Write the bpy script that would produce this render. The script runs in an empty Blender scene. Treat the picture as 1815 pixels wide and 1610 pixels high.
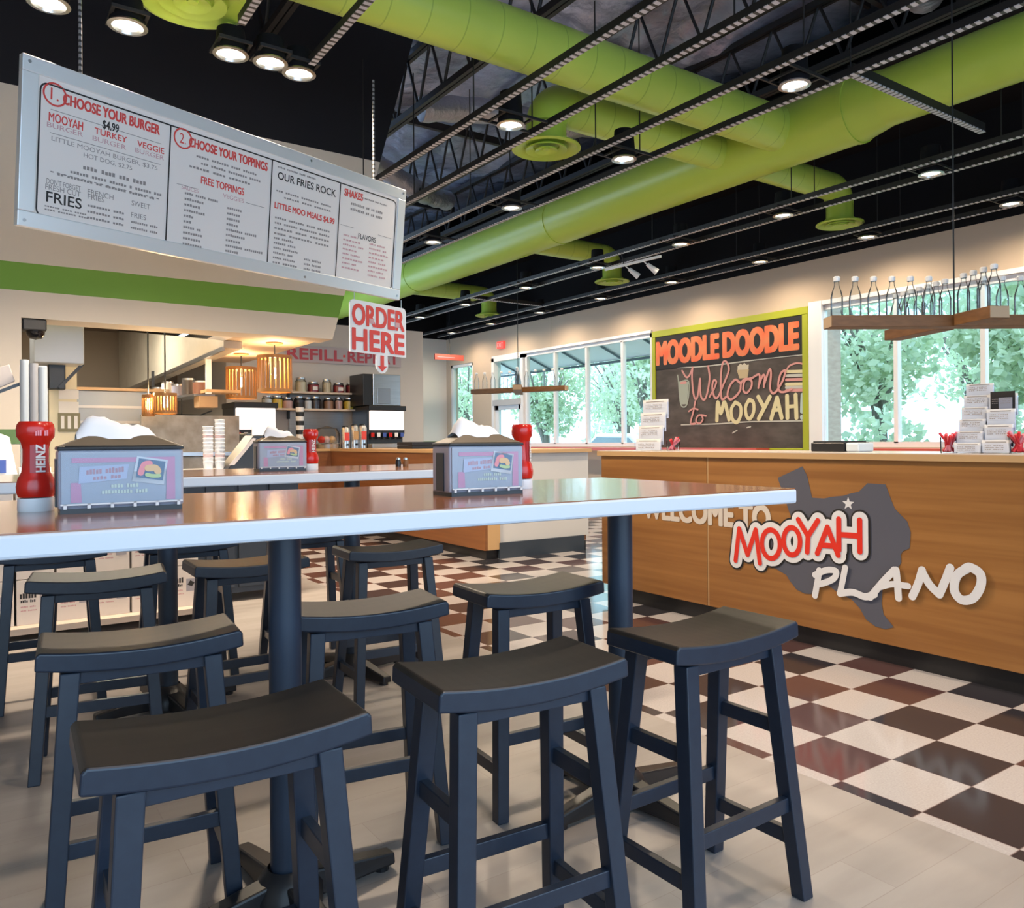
import bpy, bmesh, math, random
from mathutils import Vector, Matrix
random.seed(7)
R = math.radians
scene = bpy.context.scene
COL = scene.collection

# ------------------------------------------------------------------ camera
FPX, YAW, ROLL, CXP, CYP, EYE = 1403.5, R(34.578), -0.00753, 907.5, 781.66, 1.12
_F = Vector((math.sin(YAW), math.cos(YAW), 0))
_R0 = Vector((math.cos(YAW), -math.sin(YAW), 0))
_U0 = Vector((0, 0, 1))
_R = _R0 * math.cos(ROLL) + _U0 * math.sin(ROLL)
_U = _U0 * math.cos(ROLL) - _R0 * math.sin(ROLL)
cam_data = bpy.data.cameras.new('camera')
cam = bpy.data.objects.new('camera', cam_data)
COL.objects.link(cam)
cam.matrix_world = Matrix(((_R.x, _U.x, -_F.x, 0), (_R.y, _U.y, -_F.y, 0), (_R.z, _U.z, -_F.z, EYE), (0, 0, 0, 1)))
cam_data.sensor_width = 36
cam_data.lens = FPX * 36 / 1815
cam_data.shift_y = (CYP - 805) / 1815
cam_data.clip_start = 0.02
cam_data.clip_end = 300
scene.camera = cam

# ------------------------------------------------------------------ world, exposure, daylight portals
scene.view_settings.view_transform = 'Standard'
scene.view_settings.look = 'None'
scene.view_settings.gamma = 1
scene.view_settings.use_curve_mapping = False
scene.view_settings.exposure = 0.12
LAMP_W = 115          # power of one ceiling downlight
SKY = 4.0
world = bpy.data.worlds.new('sky')
scene.world = world
world.use_nodes = True
wn = world.node_tree.nodes['Background']
wn.inputs[0].default_value = (0.54, 0.76, 1.0, 1)
wn.inputs[1].default_value = SKY


def portal(name, loc, rot, sx, sy):
    l = bpy.data.lights.new(name, 'AREA')
    l.shape = 'RECTANGLE'
    l.size, l.size_y = sx, sy
    l.cycles.is_portal = True
    o = bpy.data.objects.new(name, l)
    o.location = loc
    o.rotation_euler = rot
    COL.objects.link(o)


portal('window_portal', (10.45, 12.7, 2.0), (0, R(90), 0), 2.2, 5.4)
portal('window_portal', (10.45, 4.0, 2.0), (0, R(90), 0), 2.2, 5.8)
portal('window_portal', (10.45, 16.7, 2.0), (0, R(90), 0), 2.2, 1.2)
portal('window_portal', (1.0, -2.5, 1.9), (R(90), 0, 0), 9.4, 2.9)

# ------------------------------------------------------------------ helpers


def at(u, v, x=None, y=None, z=None, d=None):
    """a photograph pixel turned into the point where its sight line meets a known plane"""
    r = _F + _R * ((u - CXP) / FPX) - _U * ((v - CYP) / FPX)
    c = Vector((0, 0, EYE))
    if x is not None:
        t = (x - c.x) / r.x
    elif y is not None:
        t = (y - c.y) / r.y
    elif z is not None:
        t = (z - c.z) / r.z
    else:
        t = d
    return c + r * t


MATS = {}


def mat(name, col, rough=0.5, metal=0.0, spec=0.5, emit=None, estr=0.0, noise=None, bump=None, coat=0.0):
    """plain principled material; noise=(scale xyz, amount, second colour), bump=(scale xyz, strength)"""
    if name in MATS:
        return MATS[name]
    m = bpy.data.materials.new(name)
    m.use_nodes = True
    nt = m.node_tree
    b = nt.nodes['Principled BSDF']
    b.inputs['Base Color'].default_value = (*col, 1)
    b.inputs['Roughness'].default_value = rough
    b.inputs['Metallic'].default_value = metal
    b.inputs['Specular IOR Level'].default_value = spec
    b.inputs['Coat Weight'].default_value = coat
    b.inputs['Coat Roughness'].default_value = 0.08
    if emit:
        b.inputs['Emission Color'].default_value = (*emit, 1)
        b.inputs['Emission Strength'].default_value = estr
    if noise or bump:
        g = nt.nodes.new('ShaderNodeNewGeometry')

        def nz(scale, detail=4):
            mp = nt.nodes.new('ShaderNodeMapping')
            mp.inputs['Scale'].default_value = scale
            nt.links.new(g.outputs['Position'], mp.inputs['Vector'])
            n = nt.nodes.new('ShaderNodeTexNoise')
            n.inputs['Scale'].default_value = 1
            n.inputs['Detail'].default_value = detail
            nt.links.new(mp.outputs[0], n.inputs['Vector'])
            return n
        if noise:
            n = nz(noise[0])
            mx = nt.nodes.new('ShaderNodeMix')
            mx.data_type = 'RGBA'
            mx.inputs['A'].default_value = (*col, 1)
            mx.inputs['B'].default_value = (*noise[2], 1)
            mr = nt.nodes.new('ShaderNodeMapRange')
            mr.inputs['From Min'].default_value = 0.35
            mr.inputs['From Max'].default_value = 0.65
            mr.inputs['To Max'].default_value = noise[1]
            nt.links.new(n.outputs[0], mr.inputs['Value'])
            nt.links.new(mr.outputs[0], mx.inputs['Factor'])
            nt.links.new(mx.outputs['Result'], b.inputs['Base Color'])
        if bump:
            n = nz(bump[0], 5)
            bp = nt.nodes.new('ShaderNodeBump')
            bp.inputs['Strength'].default_value = bump[1]
            bp.inputs['Distance'].default_value = 0.05
            nt.links.new(n.outputs[0], bp.inputs['Height'])
            nt.links.new(bp.outputs[0], b.inputs['Normal'])
    MATS[name] = m
    return m


def stripes(name, colA, colB, axis, period, duty, rough=0.5, metal=0.0):
    """two colours in bands along one world axis"""
    m = mat(name, colA, rough, metal)
    nt = m.node_tree
    b = nt.nodes['Principled BSDF']
    g = nt.nodes.new('ShaderNodeNewGeometry')
    s = nt.nodes.new('ShaderNodeSeparateXYZ')
    nt.links.new(g.outputs['Position'], s.inputs[0])
    d = nt.nodes.new('ShaderNodeMath')
    d.operation = 'DIVIDE'
    d.inputs[1].default_value = period
    nt.links.new(s.outputs['XYZ'.index(axis)], d.inputs[0])
    f = nt.nodes.new('ShaderNodeMath')
    f.operation = 'FRACT'
    nt.links.new(d.outputs[0], f.inputs[0])
    l = nt.nodes.new('ShaderNodeMath')
    l.operation = 'LESS_THAN'
    l.inputs[1].default_value = duty
    nt.links.new(f.outputs[0], l.inputs[0])
    mx = nt.nodes.new('ShaderNodeMix')
    mx.data_type = 'RGBA'
    mx.inputs['A'].default_value = (*colA, 1)
    mx.inputs['B'].default_value = (*colB, 1)
    nt.links.new(l.outputs[0], mx.inputs['Factor'])
    nt.links.new(mx.outputs['Result'], b.inputs['Base Color'])
    return m


def clear(name, tint, gloss=0.08, rough=0.02):
    """thin clear glass or acrylic: mostly see-through with a sheen that grows towards the edges"""
    m = bpy.data.materials.new(name)
    m.use_nodes = True
    nt = m.node_tree
    nt.nodes.clear()
    o = nt.nodes.new('ShaderNodeOutputMaterial')
    t = nt.nodes.new('ShaderNodeBsdfTransparent')
    t.inputs[0].default_value = (*tint, 1)
    g = nt.nodes.new('ShaderNodeBsdfGlossy')
    g.inputs['Roughness'].default_value = rough
    lw = nt.nodes.new('ShaderNodeLayerWeight')
    lw.inputs['Blend'].default_value = gloss
    mx = nt.nodes.new('ShaderNodeMixShader')
    nt.links.new(lw.outputs['Fresnel'], mx.inputs[0])
    nt.links.new(t.outputs[0], mx.inputs[1])
    nt.links.new(g.outputs[0], mx.inputs[2])
    nt.links.new(mx.outputs[0], o.inputs[0])
    MATS[name] = m
    return m


_TXT = {}


def text_shape(s, off):
    k = (s, off)
    if k not in _TXT:
        cu = bpy.data.curves.new('lettering', 'FONT')
        cu.body = s
        cu.size = 1
        cu.offset = off
        cu.resolution_u = 4
        ob = bpy.data.objects.new('lettering', cu)
        COL.objects.link(ob)
        bpy.context.view_layer.update()
        ev = ob.evaluated_get(bpy.context.evaluated_depsgraph_get())
        me = ev.to_mesh()
        vs = [(v.co.x, v.co.y) for v in me.vertices]
        fs = [tuple(p.vertices) for p in me.polygons]
        ev.to_mesh_clear()
        bpy.data.objects.remove(ob)
        bpy.data.curves.remove(cu)
        _TXT[k] = (vs, fs)
    return _TXT[k]


def smooth_line(pts, n=6):
    """Catmull-Rom through 2-D or 3-D points"""
    P = [Vector(p) for p in pts]
    out = []
    for i in range(len(P) - 1):
        a = P[i - 1] if i > 0 else P[i] * 2 - P[i + 1]
        b, c = P[i], P[i + 1]
        d = P[i + 2] if i + 2 < len(P) else P[i + 1] * 2 - P[i]
        for k in range(n):
            t = k / n
            out.append(0.5 * (2 * b + (c - a) * t + (2 * a - 5 * b + 4 * c - d) * t * t + (3 * b - a - 3 * c + d) * t ** 3))
    out.append(P[-1])
    return out


class MB:
    """collects shapes and links them as ONE mesh object"""

    def __init__(self, m):
        self.bm = bmesh.new()
        self.mats = [m]
        self.i = 0
        self.step = 0.0

    def use(self, m):
        if m not in self.mats:
            self.mats.append(m)
        self.i = self.mats.index(m)
        return self

    def face(self, vs):
        f = self.bm.faces.new([self.bm.verts.new(v) for v in vs])
        f.material_index = self.i
        return f

    def solid(self, vs, faces):
        V = [self.bm.verts.new(v) for v in vs]
        for f in faces:
            try:
                q = self.bm.faces.new([V[k] for k in f])
                q.material_index = self.i
            except ValueError:
                pass
        return self

    def box(self, x0, y0, z0, x1, y1, z1):
        x0, x1 = min(x0, x1), max(x0, x1)
        y0, y1 = min(y0, y1), max(y0, y1)
        z0, z1 = min(z0, z1), max(z0, z1)
        v = [(x0, y0, z0), (x1, y0, z0), (x1, y1, z0), (x0, y1, z0), (x0, y0, z1), (x1, y0, z1), (x1, y1, z1), (x0, y1, z1)]
        return self.solid(v, [(0, 3, 2, 1), (4, 5, 6, 7), (0, 1, 5, 4), (1, 2, 6, 5), (2, 3, 7, 6), (3, 0, 4, 7)])

    def hexa(self, low, high):
        """eight corners: four below (counter-clockwise seen from above) and four above"""
        return self.solid(list(low) + list(high), [(0, 3, 2, 1), (4, 5, 6, 7), (0, 1, 5, 4), (1, 2, 6, 5), (2, 3, 7, 6), (3, 0, 4, 7)])

    def beam(self, a, b, w, h, up=(0, 0, 1)):
        """rectangular bar from a to b, w across and h along up"""
        a, b = Vector(a), Vector(b)
        d = (b - a).normalized()
        s = d.cross(Vector(up))
        if s.length < 1e-4:
            s = d.cross(Vector((0, 1, 0)))
        s.normalize()
        t = s.cross(d)
        lo = [a - s * w / 2 - t * h / 2, a + s * w / 2 - t * h / 2, b + s * w / 2 - t * h / 2, b - s * w / 2 - t * h / 2]
        hi = [p + t * h for p in lo]
        return self.hexa(lo, hi)

    def prism(self, pts, vec):
        """polygon given in 3-D, swept along vec"""
        vec = Vector(vec)
        P = [Vector(p) for p in pts]
        n = len(P)
        return self.solid(P + [p + vec for p in P], [tuple(range(n - 1, -1, -1)), tuple(range(n, 2 * n))] + [(k, (k + 1) % n, n + (k + 1) % n, n + k) for k in range(n)])

    def cyl(self, a, b, r0, r1=None, seg=20, caps=True):
        r1 = r0 if r1 is None else r1
        a, b = Vector(a), Vector(b)
        d = (b - a).normalized()
        s = d.cross(Vector((0, 0, 1)) if abs(d.z) < 0.9 else Vector((1, 0, 0))).normalized()
        t = d.cross(s)
        V = []
        for c, r in ((a, r0), (b, r1)):
            for k in range(seg):
                w = 2 * math.pi * k / seg
                V.append(c + s * r * math.cos(w) + t * r * math.sin(w))
        F = [(k, (k + 1) % seg, seg + (k + 1) % seg, seg + k) for k in range(seg)]
        if caps:
            F += [tuple(range(seg - 1, -1, -1)), tuple(range(seg, 2 * seg))]
        return self.solid(V, F)

    def lathe(self, prof, c=(0, 0, 0), seg=24, sx=1, sy=1):
        c = Vector(c)
        V, F = [], []
        n = len(prof)
        for r, z in prof:
            for k in range(seg):
                w = 2 * math.pi * k / seg
                V.append(c + Vector((max(r, 1e-4) * math.cos(w) * sx, max(r, 1e-4) * math.sin(w) * sy, z)))
        for i in range(n - 1):
            for k in range(seg):
                q = (k + 1) % seg
                F.append((i * seg + k, i * seg + q, (i + 1) * seg + q, (i + 1) * seg + k))
        return self.solid(V, F)

    def tube(self, pts, r, seg=8):
        P = [Vector(p) for p in pts]
        V, F = [], []
        prev = None
        for i, p in enumerate(P):
            d = (P[min(i + 1, len(P) - 1)] - P[max(i - 1, 0)]).normalized()
            if prev is None:
                s = d.cross(Vector((0, 0, 1)) if abs(d.z) < 0.9 else Vector((1, 0, 0))).normalized()
            else:
                s = (prev - d * prev.dot(d)).normalized()
            prev = s
            t = d.cross(s)
            rr = r[i] if isinstance(r, (list, tuple)) else r
            for k in range(seg):
                w = 2 * math.pi * k / seg
                V.append(p + s * rr * math.cos(w) + t * rr * math.sin(w))
        for i in range(len(P) - 1):
            for k in range(seg):
                q = (k + 1) % seg
                F.append((i * seg + k, i * seg + q, (i + 1) * seg + q, (i + 1) * seg + k))
        F += [tuple(range(seg - 1, -1, -1)), tuple(range((len(P) - 1) * seg, len(P) * seg))]
        return self.solid(V, F)

    def text(self, s, org, right, up, w, h, lift=0.002, off=0.0, shear=0.0):
        """lettering fitted into a w x h field whose lower left corner is org"""
        vs, fs = text_shape(s, 0.0)
        x0, x1 = min(v[0] for v in vs), max(v[0] for v in vs)
        y0, y1 = min(v[1] for v in vs), max(v[1] for v in vs)
        org, right, up = Vector(org), Vector(right).normalized(), Vector(up).normalized()
        n = right.cross(up)
        q = off * h / 0.7
        ring = [(0, 0)] if off <= 0 else [(0, 0), (-1, 0), (1, 0), (0, -1), (0, 1)] if off < 0.02 else [(0, 0), (-1, 0), (1, 0), (0, -.8), (0, .8), (-.8, -.7), (.8, -.7), (-.8, .7), (.8, .7), (-.5, 0), (.5, 0)]
        for i, (dx, dy) in enumerate(ring):
            V = []
            for x, y in vs:
                a, b = (x - x0) / (x1 - x0), (y - y0) / (y1 - y0)
                V.append(org + right * (q * (1 + dx) + a * (w - 2 * q) + b * h * shear) + up * (q * (1 + dy) + b * (h - 2 * q)) + n * (lift + 2e-5 * i))
            self.solid(V, fs)
        return self

    def stroke(self, pts, org, right, up, r, lift=0.002, soft=True):
        """a hand-drawn line in the plane (right, up): flat ribbon with round ends"""
        org, right, up = Vector(org), Vector(right).normalized(), Vector(up).normalized()
        n = right.cross(up)
        L = smooth_line([(p[0], p[1], 0) for p in pts], 5) if soft and len(pts) > 2 else [Vector((p[0], p[1], 0)) for p in pts]
        ns = 20 if r > 0.012 else 8
        at3 = lambda q: org + right * q.x + up * q.y + n * (lift + self.step)
        for a, b in zip(L[:-1], L[1:]):
            self.step += 2e-5
            d = b - a
            if d.length < 1e-6:
                continue
            s = Vector((-d.y, d.x, 0)).normalized() * r
            self.solid([at3(a - s), at3(b - s), at3(b + s), at3(a + s)], [(0, 1, 2, 3)])
        for q in L:
            self.step += 2e-5
            self.solid([at3(q + Vector((math.cos(2 * k * math.pi / ns), math.sin(2 * k * math.pi / ns), 0)) * r) for k in range(ns)], [tuple(range(ns))])
        return self

    def build(self, name, parent=None, local=False, smooth=None, bevel=0, seg=2):
        me = bpy.data.meshes.new(name)
        bmesh.ops.recalc_face_normals(self.bm, faces=self.bm.faces) if smooth != 'keep' else None
        self.bm.to_mesh(me)
        self.bm.free()
        for m in self.mats:
            me.materials.append(m)
        if parent is not None and not local:
            root = parent
            while root.parent:
                root = root.parent
            me.transform((Matrix.Translation(root.location) @ root.rotation_euler.to_matrix().to_4x4()).inverted())
        if smooth:
            me.polygons.foreach_set('use_smooth', [True] * len(me.polygons))
            me.set_sharp_from_angle(angle=R(38 if smooth is True or smooth == 'keep' else smooth))
        o = bpy.data.objects.new(name, me)
        COL.objects.link(o)
        if parent is not None:
            o.parent = parent
        if bevel:
            b = o.modifiers.new('edges', 'BEVEL')
            b.width = bevel
            b.segments = seg
            b.limit_method = 'ANGLE'
            b.angle_limit = R(40)
        return o


def tag(o, label, cat, group=None, kind=None):
    o['label'] = label
    o['category'] = cat
    if group:
        o['group'] = group
    if kind:
        o['kind'] = kind
    return o


def thing(name, label, cat, loc=(0, 0, 0), rotz=0.0, group=None):
    o = bpy.data.objects.new(name, None)
    o.empty_display_size = 0.05
    COL.objects.link(o)
    o.location = loc
    o.rotation_euler = (0, 0, rotz)
    return tag(o, label, cat, group)


def struct(o, label=None):
    o['kind'] = 'structure'
    if label:
        o['label'] = label
    return o


def dup(root, loc, rotz, label):
    """a copy of a thing with copies of its parts and sub-parts"""
    r = root.copy()
    COL.objects.link(r)
    r.location = loc
    r.rotation_euler = (0, 0, rotz)
    r['label'] = label
    for ch in list(root.children):
        c = ch.copy()
        COL.objects.link(c)
        c.parent = r
        for g in list(ch.children):
            e = g.copy()
            COL.objects.link(e)
            e.parent = c
    return r


def words(m, org, right, up, lens, w, h):
    """a line of print too small to read: one short bar for every letter"""
    org, right, up = Vector(org), Vector(right).normalized(), Vector(up).normalized()
    n = sum(lens) + len(lens) - 1
    k = 0
    for q in lens:
        for i in range(q):
            p = org + right * (w * k / n)
            hh = h * (0.8 + 0.2 * ((k * 7) % 3) / 2)
            m.solid([p, p + right * (w / n * 0.74), p + right * (w / n * 0.74) + up * hh, p + up * hh], [(0, 1, 2, 3)])
            k += 1
        k += 1
    return m


ORD = ['first', 'second', 'third', 'fourth', 'fifth', 'sixth', 'seventh', 'eighth', 'ninth', 'tenth', 'eleventh', 'twelfth']
X, Y, Z = Vector((1, 0, 0)), Vector((0, 1, 0)), Vector((0, 0, 1))

# ------------------------------------------------------------------ materials
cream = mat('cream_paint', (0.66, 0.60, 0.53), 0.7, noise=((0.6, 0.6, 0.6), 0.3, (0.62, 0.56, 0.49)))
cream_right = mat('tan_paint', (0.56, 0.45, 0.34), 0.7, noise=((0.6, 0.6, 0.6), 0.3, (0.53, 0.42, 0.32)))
grey_wall = mat('pale_grey_paint', (0.58, 0.56, 0.54), 0.7)
green_paint = mat('green_paint', (0.13, 0.30, 0.03), 0.6)
black_paint = mat('black_paint', (0.005, 0.005, 0.007), 0.75, spec=0.2)
navy_black = mat('blue_black_paint', (0.010, 0.011, 0.016), 0.7, spec=0.25)
white_frame = mat('white_window_frame', (0.80, 0.81, 0.82), 0.4)
duct_green = mat('lime_duct_paint', (0.43, 0.60, 0.08), 0.33)
duct_rings = stripes('lime_duct_paint_with_seams', (0.46, 0.62, 0.10), (0.32, 0.47, 0.07), 'X', 0.30, 0.035, 0.33)
steel = mat('brushed_steel', (0.55, 0.56, 0.57), 0.28, 1.0, noise=((2, 2, 60), 0.5, (0.42, 0.43, 0.45)))
hood_steel = mat('hood_steel', (0.47, 0.43, 0.36), 0.42, 0.2, noise=((3, 3, 3), 0.7, (0.36, 0.33, 0.27)))
alu = mat('brushed_aluminium', (0.84, 0.87, 0.88), 0.35, 0.45)
white_paper = mat('white_paper', (0.80, 0.79, 0.78), 0.7)
panel_paper = mat('cream_printed_panel', (0.86, 0.81, 0.77), 0.45)
ink_red = mat('red_ink', (0.72, 0.07, 0.06), 0.5)
ink_pink = mat('pink_red_ink', (0.75, 0.25, 0.30), 0.5)
ink_black = mat('black_ink', (0.02, 0.018, 0.018), 0.5)
ink_grey = mat('grey_ink', (0.30, 0.27, 0.26), 0.6)
ink_rose = mat('rose_ink', (0.62, 0.36, 0.38), 0.6)
wood = mat('honey_wood_veneer', (0.36, 0.16, 0.045), 0.33, noise=((9, 0.9, 26), 0.75, (0.24, 0.095, 0.025)))
wood_edge = mat('light_wood_edge', (0.55, 0.34, 0.16), 0.35)
wood_dark = mat('brown_wood_veneer', (0.25, 0.095, 0.03), 0.4, noise=((9, 0.9, 26), 0.7, (0.17, 0.06, 0.02)))
plank_wood = mat('brown_plank_wood', (0.23, 0.105, 0.035), 0.5, noise=((8, 8, 30), 0.7, (0.15, 0.065, 0.02)))
plank_end = mat('pale_end_grain', (0.52, 0.38, 0.25), 0.6)
toe_black = mat('black_rubber_base', (0.012, 0.011, 0.012), 0.45)
table_lam = mat('brown_table_laminate', (0.27, 0.10, 0.04), 0.16, noise=((1.2, 14, 4), 0.5, (0.22, 0.08, 0.03)), coat=0.3)
table_edge = mat('white_table_edge', (0.62, 0.66, 0.73), 0.35)
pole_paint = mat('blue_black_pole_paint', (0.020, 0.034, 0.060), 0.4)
stool_daylit_paint = mat('daylit_black_stool_paint', (0.013, 0.021, 0.039), 0.36, noise=((40, 40, 40), 0.5, (0.018, 0.029, 0.05)))  # black paint with the blue of the daylight put into its colour
seat_paint = mat('worn_black_seat_paint', (0.014, 0.0125, 0.011), 0.42, spec=0.32, noise=((5, 40, 5), 0.7, (0.026, 0.021, 0.017)))
wear = mat('worn_bare_wood_edge', (0.30, 0.22, 0.14), 0.5)
black_plastic = mat('black_plastic', (0.012, 0.013, 0.016), 0.35)
dark_steel = mat('dark_steel', (0.05, 0.055, 0.06), 0.35, 0.6)
red_plastic = mat('red_ketchup_plastic', (0.55, 0.015, 0.008), 0.22)
red_dark = mat('dark_red_label', (0.40, 0.02, 0.025), 0.35)
white_plastic = mat('white_plastic', (0.82, 0.84, 0.86), 0.35)
rail_black = mat('black_steel_channel', (0.010, 0.010, 0.011), 0.55)
rail_slots = stripes('slotted_grey_channel_face', (0.52, 0.51, 0.56), (0.03, 0.03, 0.03), 'Y', 0.055, 0.42, 0.4)
rail_slots_x = stripes('slotted_grey_channel_face_across', (0.45, 0.45, 0.50), (0.05, 0.05, 0.05), 'X', 0.055, 0.35, 0.4)
lens_glow = mat('glowing_lamp_lens', (1, 0.9, 0.7), 0.5, emit=(1, 0.86, 0.62), estr=9)
bulb_glow = mat('glowing_bulb', (1, 0.8, 0.5), 0.5, emit=(1, 0.70, 0.32), estr=16)
sign_glow = mat('lit_drink_panel', (0.9, 0.85, 0.82), 0.5, emit=(1.0, 0.90, 0.84), estr=0.9)
exit_glow = mat('lit_exit_face', (0.8, 0.05, 0.05), 0.5, emit=(1.0, 0.08, 0.06), estr=0.8)
window_glass = clear('window_glass', (0.93, 0.98, 0.97), 0.06)
bottle_glass = clear('clear_bottle_glass', (0.95, 0.98, 0.99), 0.24, 0.2)
acrylic = clear('clear_acrylic', (0.93, 0.95, 0.97), 0.12)
lime_frame = mat('lime_painted_frame', (0.36, 0.40, 0.01), 0.5)
chalk_board = mat('dusty_chalkboard', (0.055, 0.045, 0.040), 0.8, noise=((2.5, 2.5, 6), 0.9, (0.105, 0.088, 0.078)))
chalk_strip = mat('black_title_strip', (0.012, 0.011, 0.012), 0.7)
orange = mat('orange_letters', (0.78, 0.13, 0.04), 0.6, noise=((4, 4, 4), 0.8, (0.68, 0.25, 0.10)))
chalk_pink = mat('pink_chalk', (0.62, 0.30, 0.28), 0.9)
chalk_yellow = mat('pale_yellow_chalk', (0.66, 0.60, 0.36), 0.9)
chalk_white = mat('white_chalk', (0.50, 0.50, 0.45), 0.9)
texas_grey = mat('slate_grey_vinyl', (0.095, 0.095, 0.12), 0.5)
logo_red = mat('bright_red_vinyl', (0.72, 0.03, 0.015), 0.4)
vinyl_white = mat('white_vinyl', (0.74, 0.72, 0.72), 0.5)
vinyl_cream = mat('cream_vinyl', (0.66, 0.58, 0.50), 0.5)
lamp_wood = mat('amber_wood_slat', (0.36, 0.17, 0.05), 0.5)
brick = mat('tan_brick', (0.48, 0.36, 0.28), 0.8, noise=((6, 6, 22), 0.7, (0.36, 0.25, 0.20)))
cardboard = mat('brown_cardboard', (0.50, 0.33, 0.19), 0.8)

# ------------------------------------------------------------------ floor


def checker_floor():
    m = mat('checkered_vinyl_tiles', (0.7, 0.64, 0.6), 0.12)
    nt = m.node_tree
    N, L = nt.nodes, nt.links
    b = N['Principled BSDF']
    g = N.new('ShaderNodeNewGeometry')
    s = N.new('ShaderNodeSeparateXYZ')
    L.new(g.outputs['Position'], s.inputs[0])

    def mth(op, a, bb=None):
        n = N.new('ShaderNodeMath')
        n.operation = op
        for i, q in enumerate((a, bb)):
            if q is None:
                continue
            if isinstance(q, (int, float)):
                n.inputs[i].default_value = q
            else:
                L.new(q, n.inputs[i])
        return n.outputs[0]
    u = mth('DIVIDE', mth('SUBTRACT', s.outputs[0], 2.347), 0.300)
    v = mth('DIVIDE', mth('SUBTRACT', s.outputs[1], 1.524), 0.266)
    fu, fv = mth('FLOOR', u), mth('FLOOR', v)
    par = mth('FRACT', mth('MULTIPLY', mth('ADD', mth('ADD', fu, fv), 1000), 0.5))
    dark = mth('LESS_THAN', par, 0.25)
    cx = N.new('ShaderNodeCombineXYZ')
    L.new(fu, cx.inputs[0])
    L.new(fv, cx.inputs[1])
    wn_ = N.new('ShaderNodeTexWhiteNoise')
    L.new(cx.outputs[0], wn_.inputs['Vector'])
    ramp = N.new('ShaderNodeValToRGB')
    ramp.color_ramp.interpolation = 'CONSTANT'
    ramp.color_ramp.elements[0].color = (0.034, 0.032, 0.040, 1)
    e = ramp.color_ramp.elements.new(0.42)
    e.color = (0.092, 0.048, 0.048, 1)
    ramp.color_ramp.elements[-1].position = 0.85
    ramp.color_ramp.elements[-1].color = (0.062, 0.042, 0.044, 1)
    L.new(wn_.outputs[0], ramp.inputs[0])
    sp = N.new('ShaderNodeTexNoise')
    sp.inputs['Scale'].default_value = 160
    L.new(g.outputs['Position'], sp.inputs['Vector'])
    mx = N.new('ShaderNodeMix')
    mx.data_type = 'RGBA'
    L.new(dark, mx.inputs['Factor'])
    mx.inputs['A'].default_value = (0.53, 0.495, 0.49, 1)
    L.new(ramp.outputs[0], mx.inputs['B'])
    gu = mth('LESS_THAN', mth('ABSOLUTE', mth('SUBTRACT', mth('FRACT', mth('ADD', u, 0.5)), 0.5)), 0.008)
    gv = mth('LESS_THAN', mth('ABSOLUTE', mth('SUBTRACT', mth('FRACT', mth('ADD', v, 0.5)), 0.5)), 0.008)
    gr = mth('MULTIPLY', mth('MAXIMUM', gu, gv), 0.55)
    m2 = N.new('ShaderNodeMix')
    m2.data_type = 'RGBA'
    L.new(gr, m2.inputs['Factor'])
    L.new(mx.outputs['Result'], m2.inputs['A'])
    m2.inputs['B'].default_value = (0.20, 0.13, 0.12, 1)
    m3 = N.new('ShaderNodeMix')
    m3.data_type = 'RGBA'
    m3.blend_type = 'MULTIPLY'
    m3.inputs['Factor'].default_value = 0.35
    L.new(m2.outputs['Result'], m3.inputs['A'])
    L.new(sp.outputs[0], m3.inputs['B'])
    L.new(m3.outputs['Result'], b.inputs['Base Color'])
    return m


def plank_floor():
    m = mat('greige_vinyl_planks', (0.5, 0.46, 0.42), 0.3)
    nt = m.node_tree
    N, L = nt.nodes, nt.links
    b = N['Principled BSDF']
    g = N.new('ShaderNodeNewGeometry')
    mp = N.new('ShaderNodeMapping')
    L.new(g.outputs['Position'], mp.inputs['Vector'])
    br = N.new('ShaderNodeTexBrick')
    br.inputs['Scale'].default_value = 1
    br.inputs['Brick Width'].default_value = 0.95
    br.inputs['Row Height'].default_value = 0.155
    br.inputs['Mortar Size'].default_value = 0.0012
    br.inputs['Color1'].default_value = (0.325, 0.297, 0.28, 1)
    br.inputs['Color2'].default_value = (0.365, 0.337, 0.322, 1)
    br.inputs['Mortar'].default_value = (0.28, 0.25, 0.23, 1)
    L.new(mp.outputs[0], br.inputs['Vector'])
    mp2 = N.new('ShaderNodeMapping')
    mp2.inputs['Scale'].default_value = (1.1, 5.0, 1)
    L.new(g.outputs['Position'], mp2.inputs['Vector'])
    n = N.new('ShaderNodeTexNoise')
    n.inputs['Scale'].default_value = 1.6
    n.inputs['Detail'].default_value = 6
    L.new(mp2.outputs[0], n.inputs['Vector'])
    mr = N.new('ShaderNodeMapRange')
    mr.inputs['From Min'].default_value = 0.42
    mr.inputs['From Max'].default_value = 0.72
    mr.inputs['To Max'].default_value = 0.5
    L.new(n.outputs[0], mr.inputs['Value'])
    mx = N.new('ShaderNodeMix')
    mx.data_type = 'RGBA'
    L.new(mr.outputs[0], mx.inputs['Factor'])
    L.new(br.outputs['Color'], mx.inputs['A'])
    mx.inputs['B'].default_value = (0.225, 0.195, 0.18, 1)
    L.new(mx.outputs['Result'], b.inputs['Base Color'])
    mr2 = N.new('ShaderNodeMapRange')
    mr2.inputs['To Min'].default_value = 0.22
    mr2.inputs['To Max'].default_value = 0.42
    L.new(n.outputs[0], mr2.inputs['Value'])
    L.new(mr2.outputs[0], b.inputs['Roughness'])
    return m


struct(MB(plank_floor()).box(-4, -2.4, -0.1, 2.29, 14.2, 0).build('floor'), 'greige vinyl plank floor under the high tables')
struct(MB(checker_floor()).box(2.29, -2.4, -0.1, 10.2, 17.6, 0).build('floor'), 'black maroon and white checkered tile floor')

# ------------------------------------------------------------------ walls
WX = 10.0      # window wall
CEILZ = 3.68   # where its paint turns black
HEAD = 3.01    # window heads
SILL = 1.0


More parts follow.
